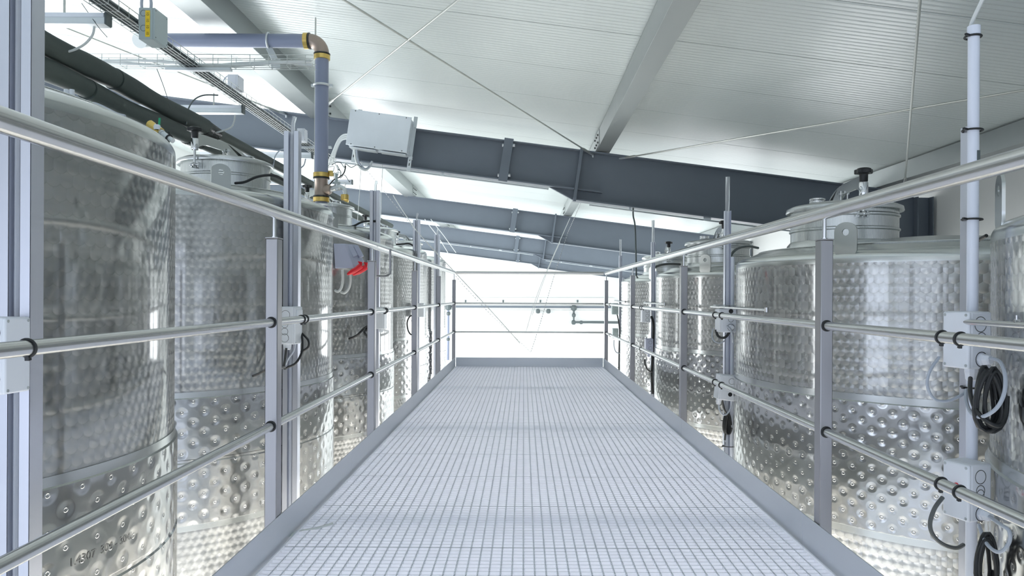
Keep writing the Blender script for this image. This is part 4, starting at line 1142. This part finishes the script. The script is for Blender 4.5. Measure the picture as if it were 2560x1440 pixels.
# fittings on the dome of the nearest left tank
t = thing('ball_valve', 'brass ball valve with a green lever on the dome of the nearest left tank', 'valve', P(392,325,2.93))
a, b = P(372,308,2.95), P(402,330,2.93); u = (b-a).normalized()
mb = MB(); mb.tube([a, a+u*0.006, a+u*0.022, a+u*0.03, b-u*0.02, b-u*0.018, b], [0.010,0.017,0.017,0.014,0.014,0.017,0.017], 12); build('body', mb, M['brass'], t)
mb = MB(); mb.tube([b, b+u*0.012, b+u*0.013, b+u*0.05, b+u*0.055, b+u*0.075], [0.013,0.013,0.011,0.012,0.010,0.010], 12); build('hose_tail', mb, M['galv'], t)
mb = MB(); c = b+u*0.05; mb.torus(c, u, 0.014, 0.003, 16, 6); mb.cyl(c + Vector((0,0,-0.02)), c + Vector((0,0,0.024)), 0.003, 8); build('hose_clamp', mb, M['black'], t)
mb = MB(); c = P(393,317,2.92); mb.lathe([(0.012,-0.012),(0.014,0.0),(0.011,0.008),(0.001,0.010)], 14, Matrix.Translation(c)); build('bonnet', mb, M['box'], t)
mb = MB(); mb.bar(c + Vector((0.008,0,0.006)), c + Vector((0.010,0,0.036)), 0.008, 0.005, (0,1,0)); build('lever', mb, M['green'], t, 0.001)
cable('pale hose bending over the dome of the nearest left tank', [(218,262,3.0), (235,262,3.0), (252,268,3.0), (270,277,2.98), (292,288,2.97), (312,293,2.97)], 0.011, 'cable', name='hose', cat='hose')
t = thing('valve_lever', 'flat green lever beside the pale hose on the nearest left tank', 'lever', P(215,258,3.0))
mb = MB(); mb.bar(P(200,258,3.0), P(230,256,3.0), 0.012, 0.005); mb.cyl(P(229,256,3.0), P(229,268,3.0), 0.006, 8); build('grip', mb, M['green'], t, 0.001)
for i, xx in enumerate((161, 178)):
    pass
t = thing('vent_pipe', 'short white twin pipe rising behind the dome of the nearest left tank', 'pipe', P(173,250,3.3))
for xx in (166, 180):
    mb = MB(); mb.cyl(P(xx,224,3.3), P(xx,256,3.3), 0.0105, 14); build('tube', mb, M['white_plastic'], t)

# ------------------------------------------------------------------ chains and wires over the far bay
def chain(label, pts, r, n):
    mb = MB(); pp = [P(*q) for q in pts]
    tot = [0]
    for i in range(len(pp)-1): tot.append(tot[-1] + (pp[i+1]-pp[i]).length)
    def at(s):
        for i in range(len(pp)-1):
            if s <= tot[i+1] or i == len(pp)-2:
                f = (s-tot[i])/(tot[i+1]-tot[i]); return pp[i].lerp(pp[i+1], f)
    for k in range(n):
        s0 = tot[-1]*(k+0.0)/n; s1 = tot[-1]*(k+0.72)/n
        a, b = at(s0), at(s1); m = a.lerp(b, 0.5)
        mb.tube([a, m, b], [r*0.4, r, r*0.4], 6)
    single('chain', mb, M['chain'], label, 'chain', 'hanging chains and wires beyond the walkway', loc=pp[0])
chain('thin chain hanging from the rafter end down behind the end railing', [(1452,508,8.95), (1420,580,9.4), (1385,690,9.4), (1350,810,9.4), (1327,881,9.4)], 0.006, 70)
chain('thin chain slanting from the upper left to meet the other one', [(1327,881,9.4), (1290,845,9.3), (1230,790,9.2), (1160,715,9.1), (1110,655,9.1), (1030,565,9.1), (960,478,8.95), (900,405,8.95)], 0.005, 80)
WG = 'hanging chains and wires beyond the walkway'
cable('pale wire slanting from the far bay across to the end railing middle', [(983,488,8.95), (995,508,9.0), (1040,575,9.1), (1085,625,9.2), (1160,705,9.4), (1230,780,9.5), (1300,858,9.5)], 0.0055, 'pale_cable', 3, 6, 'wire', 'wire', WG)
cable('pale wire dropping from the roof middle behind the end railing', [(1425,545,12.0), (1405,590,12.0), (1370,670,12.0), (1340,745,12.0), (1315,830,12.0)], 0.0055, 'pale_cable', 3, 6, 'wire', 'wire', WG)
cable('second pale wire dropping from the roof middle, just left of the chain', [(1400,605,12.2), (1380,650,12.2), (1352,722,12.2), (1330,790,12.2)], 0.0055, 'pale_cable', 3, 6, 'wire', 'wire', WG)
cable('pale wire slanting over the third and furthest rafters, steeper one', [(1077,548,15.85), (1090,565,15.85), (1110,590,15.85), (1140,632,15.85)], 0.0075, 'pale_cable', 3, 6, 'wire', 'wire', WG)
cable('pale wire slanting over the third and furthest rafters, lower one', [(1062,548,15.85), (1075,566,15.85), (1095,592,15.85), (1120,632,15.85)], 0.0075, 'pale_cable', 3, 6, 'wire', 'wire', WG)
cable('thin upright wire left of the aluminium strut behind the second rail post', [(903,400,8.85), (899,478,8.85), (896,520,8.85), (894,552,8.85)], 0.0035, 'pale_cable', 3, 6, 'wire', 'wire', WG)
cable('thin upright wire right of the aluminium strut behind the second rail post', [(957,408,8.85), (954,470,8.85), (953,510,8.85), (952,550,8.85)], 0.0035, 'pale_cable', 3, 6, 'wire', 'wire', WG)

# ------------------------------------------------------------------ far wall
Yw = YF - 0.12
def wl(px, py, dy=0.0): return P(px, py, Yw - dy)
t = thing('perforated_tray', 'pale perforated cable tray along the far wall', 'cable tray', wl(1320,748))
mb = MB(); a, b = wl(1085,747,-0.06), wl(1535,748,-0.06); mb.bar(a, b, 0.10, 0.12); build('channel', mb, M['wallpipe'], t)
for px in (1164, 1258, 1351, 1444):
    mb = MB(); c = wl(px, 753, 0.0); mb.box(c, (0.07, 0.06, 0.12)); build('bracket', mb, M['dampipe'], t)
mb = MB(); mb.bar(wl(1085,766), wl(1535,768), 0.10, 0.085)
single('wall_rail', mb, M['beam'], 'slate blue horizontal rail across the far wall', 'rail')
mb = MB(); mb.bar(wl(1085,771.5,0.03), wl(1535,772.5,0.03), 0.10, 0.05)
single('wall_ledge', mb, M['wallpipe'], 'white ledge just under the slate blue rail on the far wall', 'ledge')
PG = 'thin pipes on the far wall'
def wpipe(label, pts, r, mat, fit=()):
    t = thing('wall_pipe', label, 'pipe', wl(*pts[0]), PG)
    mb = MB(); mb.tube([wl(x, y, 0.1) for x, y in pts], r, 12); build('tube', mb, M[mat], t)
    for x, y, rr in fit:
        mb = MB(); c = wl(x, y, 0.1); mb.tube([c - Vector((0,0,rr)), c - Vector((0,0,rr*0.5)), c + Vector((0,0,rr*0.5)), c + Vector((0,0,rr))], [rr*0.6, rr, rr, rr*0.6], 10); build('fitting', mb, M['dampipe'], t)
wpipe('thin white pipe on the far wall turning down, left one of two', [(1090,775), (1200,775.5), (1345,776.5), (1345,900), (1345,960)], 0.035, 'wallpipe', [(1345,778,0.10)])
wpipe('thin white pipe on the far wall turning down, right one of two', [(1540,777.5), (1460,777), (1371,776.5), (1371,900), (1371,960)], 0.035, 'wallpipe', [(1371,778,0.10)])
wpipe('dark grey drain pipe stepping down and across the far wall', [(1434.5,768), (1434.5,805.5), (1480,805.5), (1560,806.5)], 0.055, 'dampipe', [(1434.5,770,0.13), (1434.5,788,0.09), (1434,806,0.10), (1453,806,0.08)])
wpipe('grey drain pipe dropping down the far wall at the left', [(1120.5,766), (1120.5,800), (1120.5,850), (1120,900)], 0.055, 'pvc', [(1121,768,0.14), (1121,784,0.09), (1120.5,848,0.08)])

# ------------------------------------------------------------------ printed steel grade on the nearest left tank
vs, fs = text_mesh('1.4307  304 - 304L', 0.036)
jk = [c for c in tL.children if c.name.startswith('cooling_jacket')][0]
J = RAD + 0.0135
c0 = P(265,1378,2.306)
th0 = math.atan2(c0.y - LY[0], c0.x - LX)
mb = MB()
for v in vs:
    th = th0 + v.x / J
    mb.v.append(Vector((LX + J*math.cos(th), LY[0] + J*math.sin(th), E - 0.815 + v.y)))
mb.f = [list(f) for f in fs]
mk = build('steel_grade_text', mb, M['pencil'], jk)
mk.data.transform(Matrix.Rotation(-RZL, 4, 'Z'))
EXPOSURE = -0.85

# ------------------------------------------------------------------ camera and render look
cam = bpy.data.cameras.new('camera'); co = bpy.data.objects.new('camera', cam); C.objects.link(co)
cam.sensor_width = 36.0; cam.lens = 36.0 * F / 2560
cam.shift_x = -(VX - 1280) / 2560; cam.shift_y = (VY - 720) / 2560
cam.clip_start = 0.05; cam.clip_end = 200
co.matrix_world = Matrix.Translation((0, 0, E)) @ Matrix.Rotation(PI/2, 4, 'X') @ Matrix.Rotation(ROLL, 4, 'Z')
sc = bpy.context.scene
sc.camera = co
sc.view_settings.view_transform = 'Standard'; sc.view_settings.look = 'None'
sc.view_settings.gamma = 1.0; sc.view_settings.use_curve_mapping = False
sc.view_settings.exposure = EXPOSURE
sc.cycles.max_bounces = 10; sc.cycles.diffuse_bounces = 5; sc.cycles.glossy_bounces = 5; sc.cycles.transmission_bounces = 6
sc.cycles.sample_clamp_indirect = 8.0; sc.cycles.blur_glossy = 0.5
sc.cycles.use_denoising = True
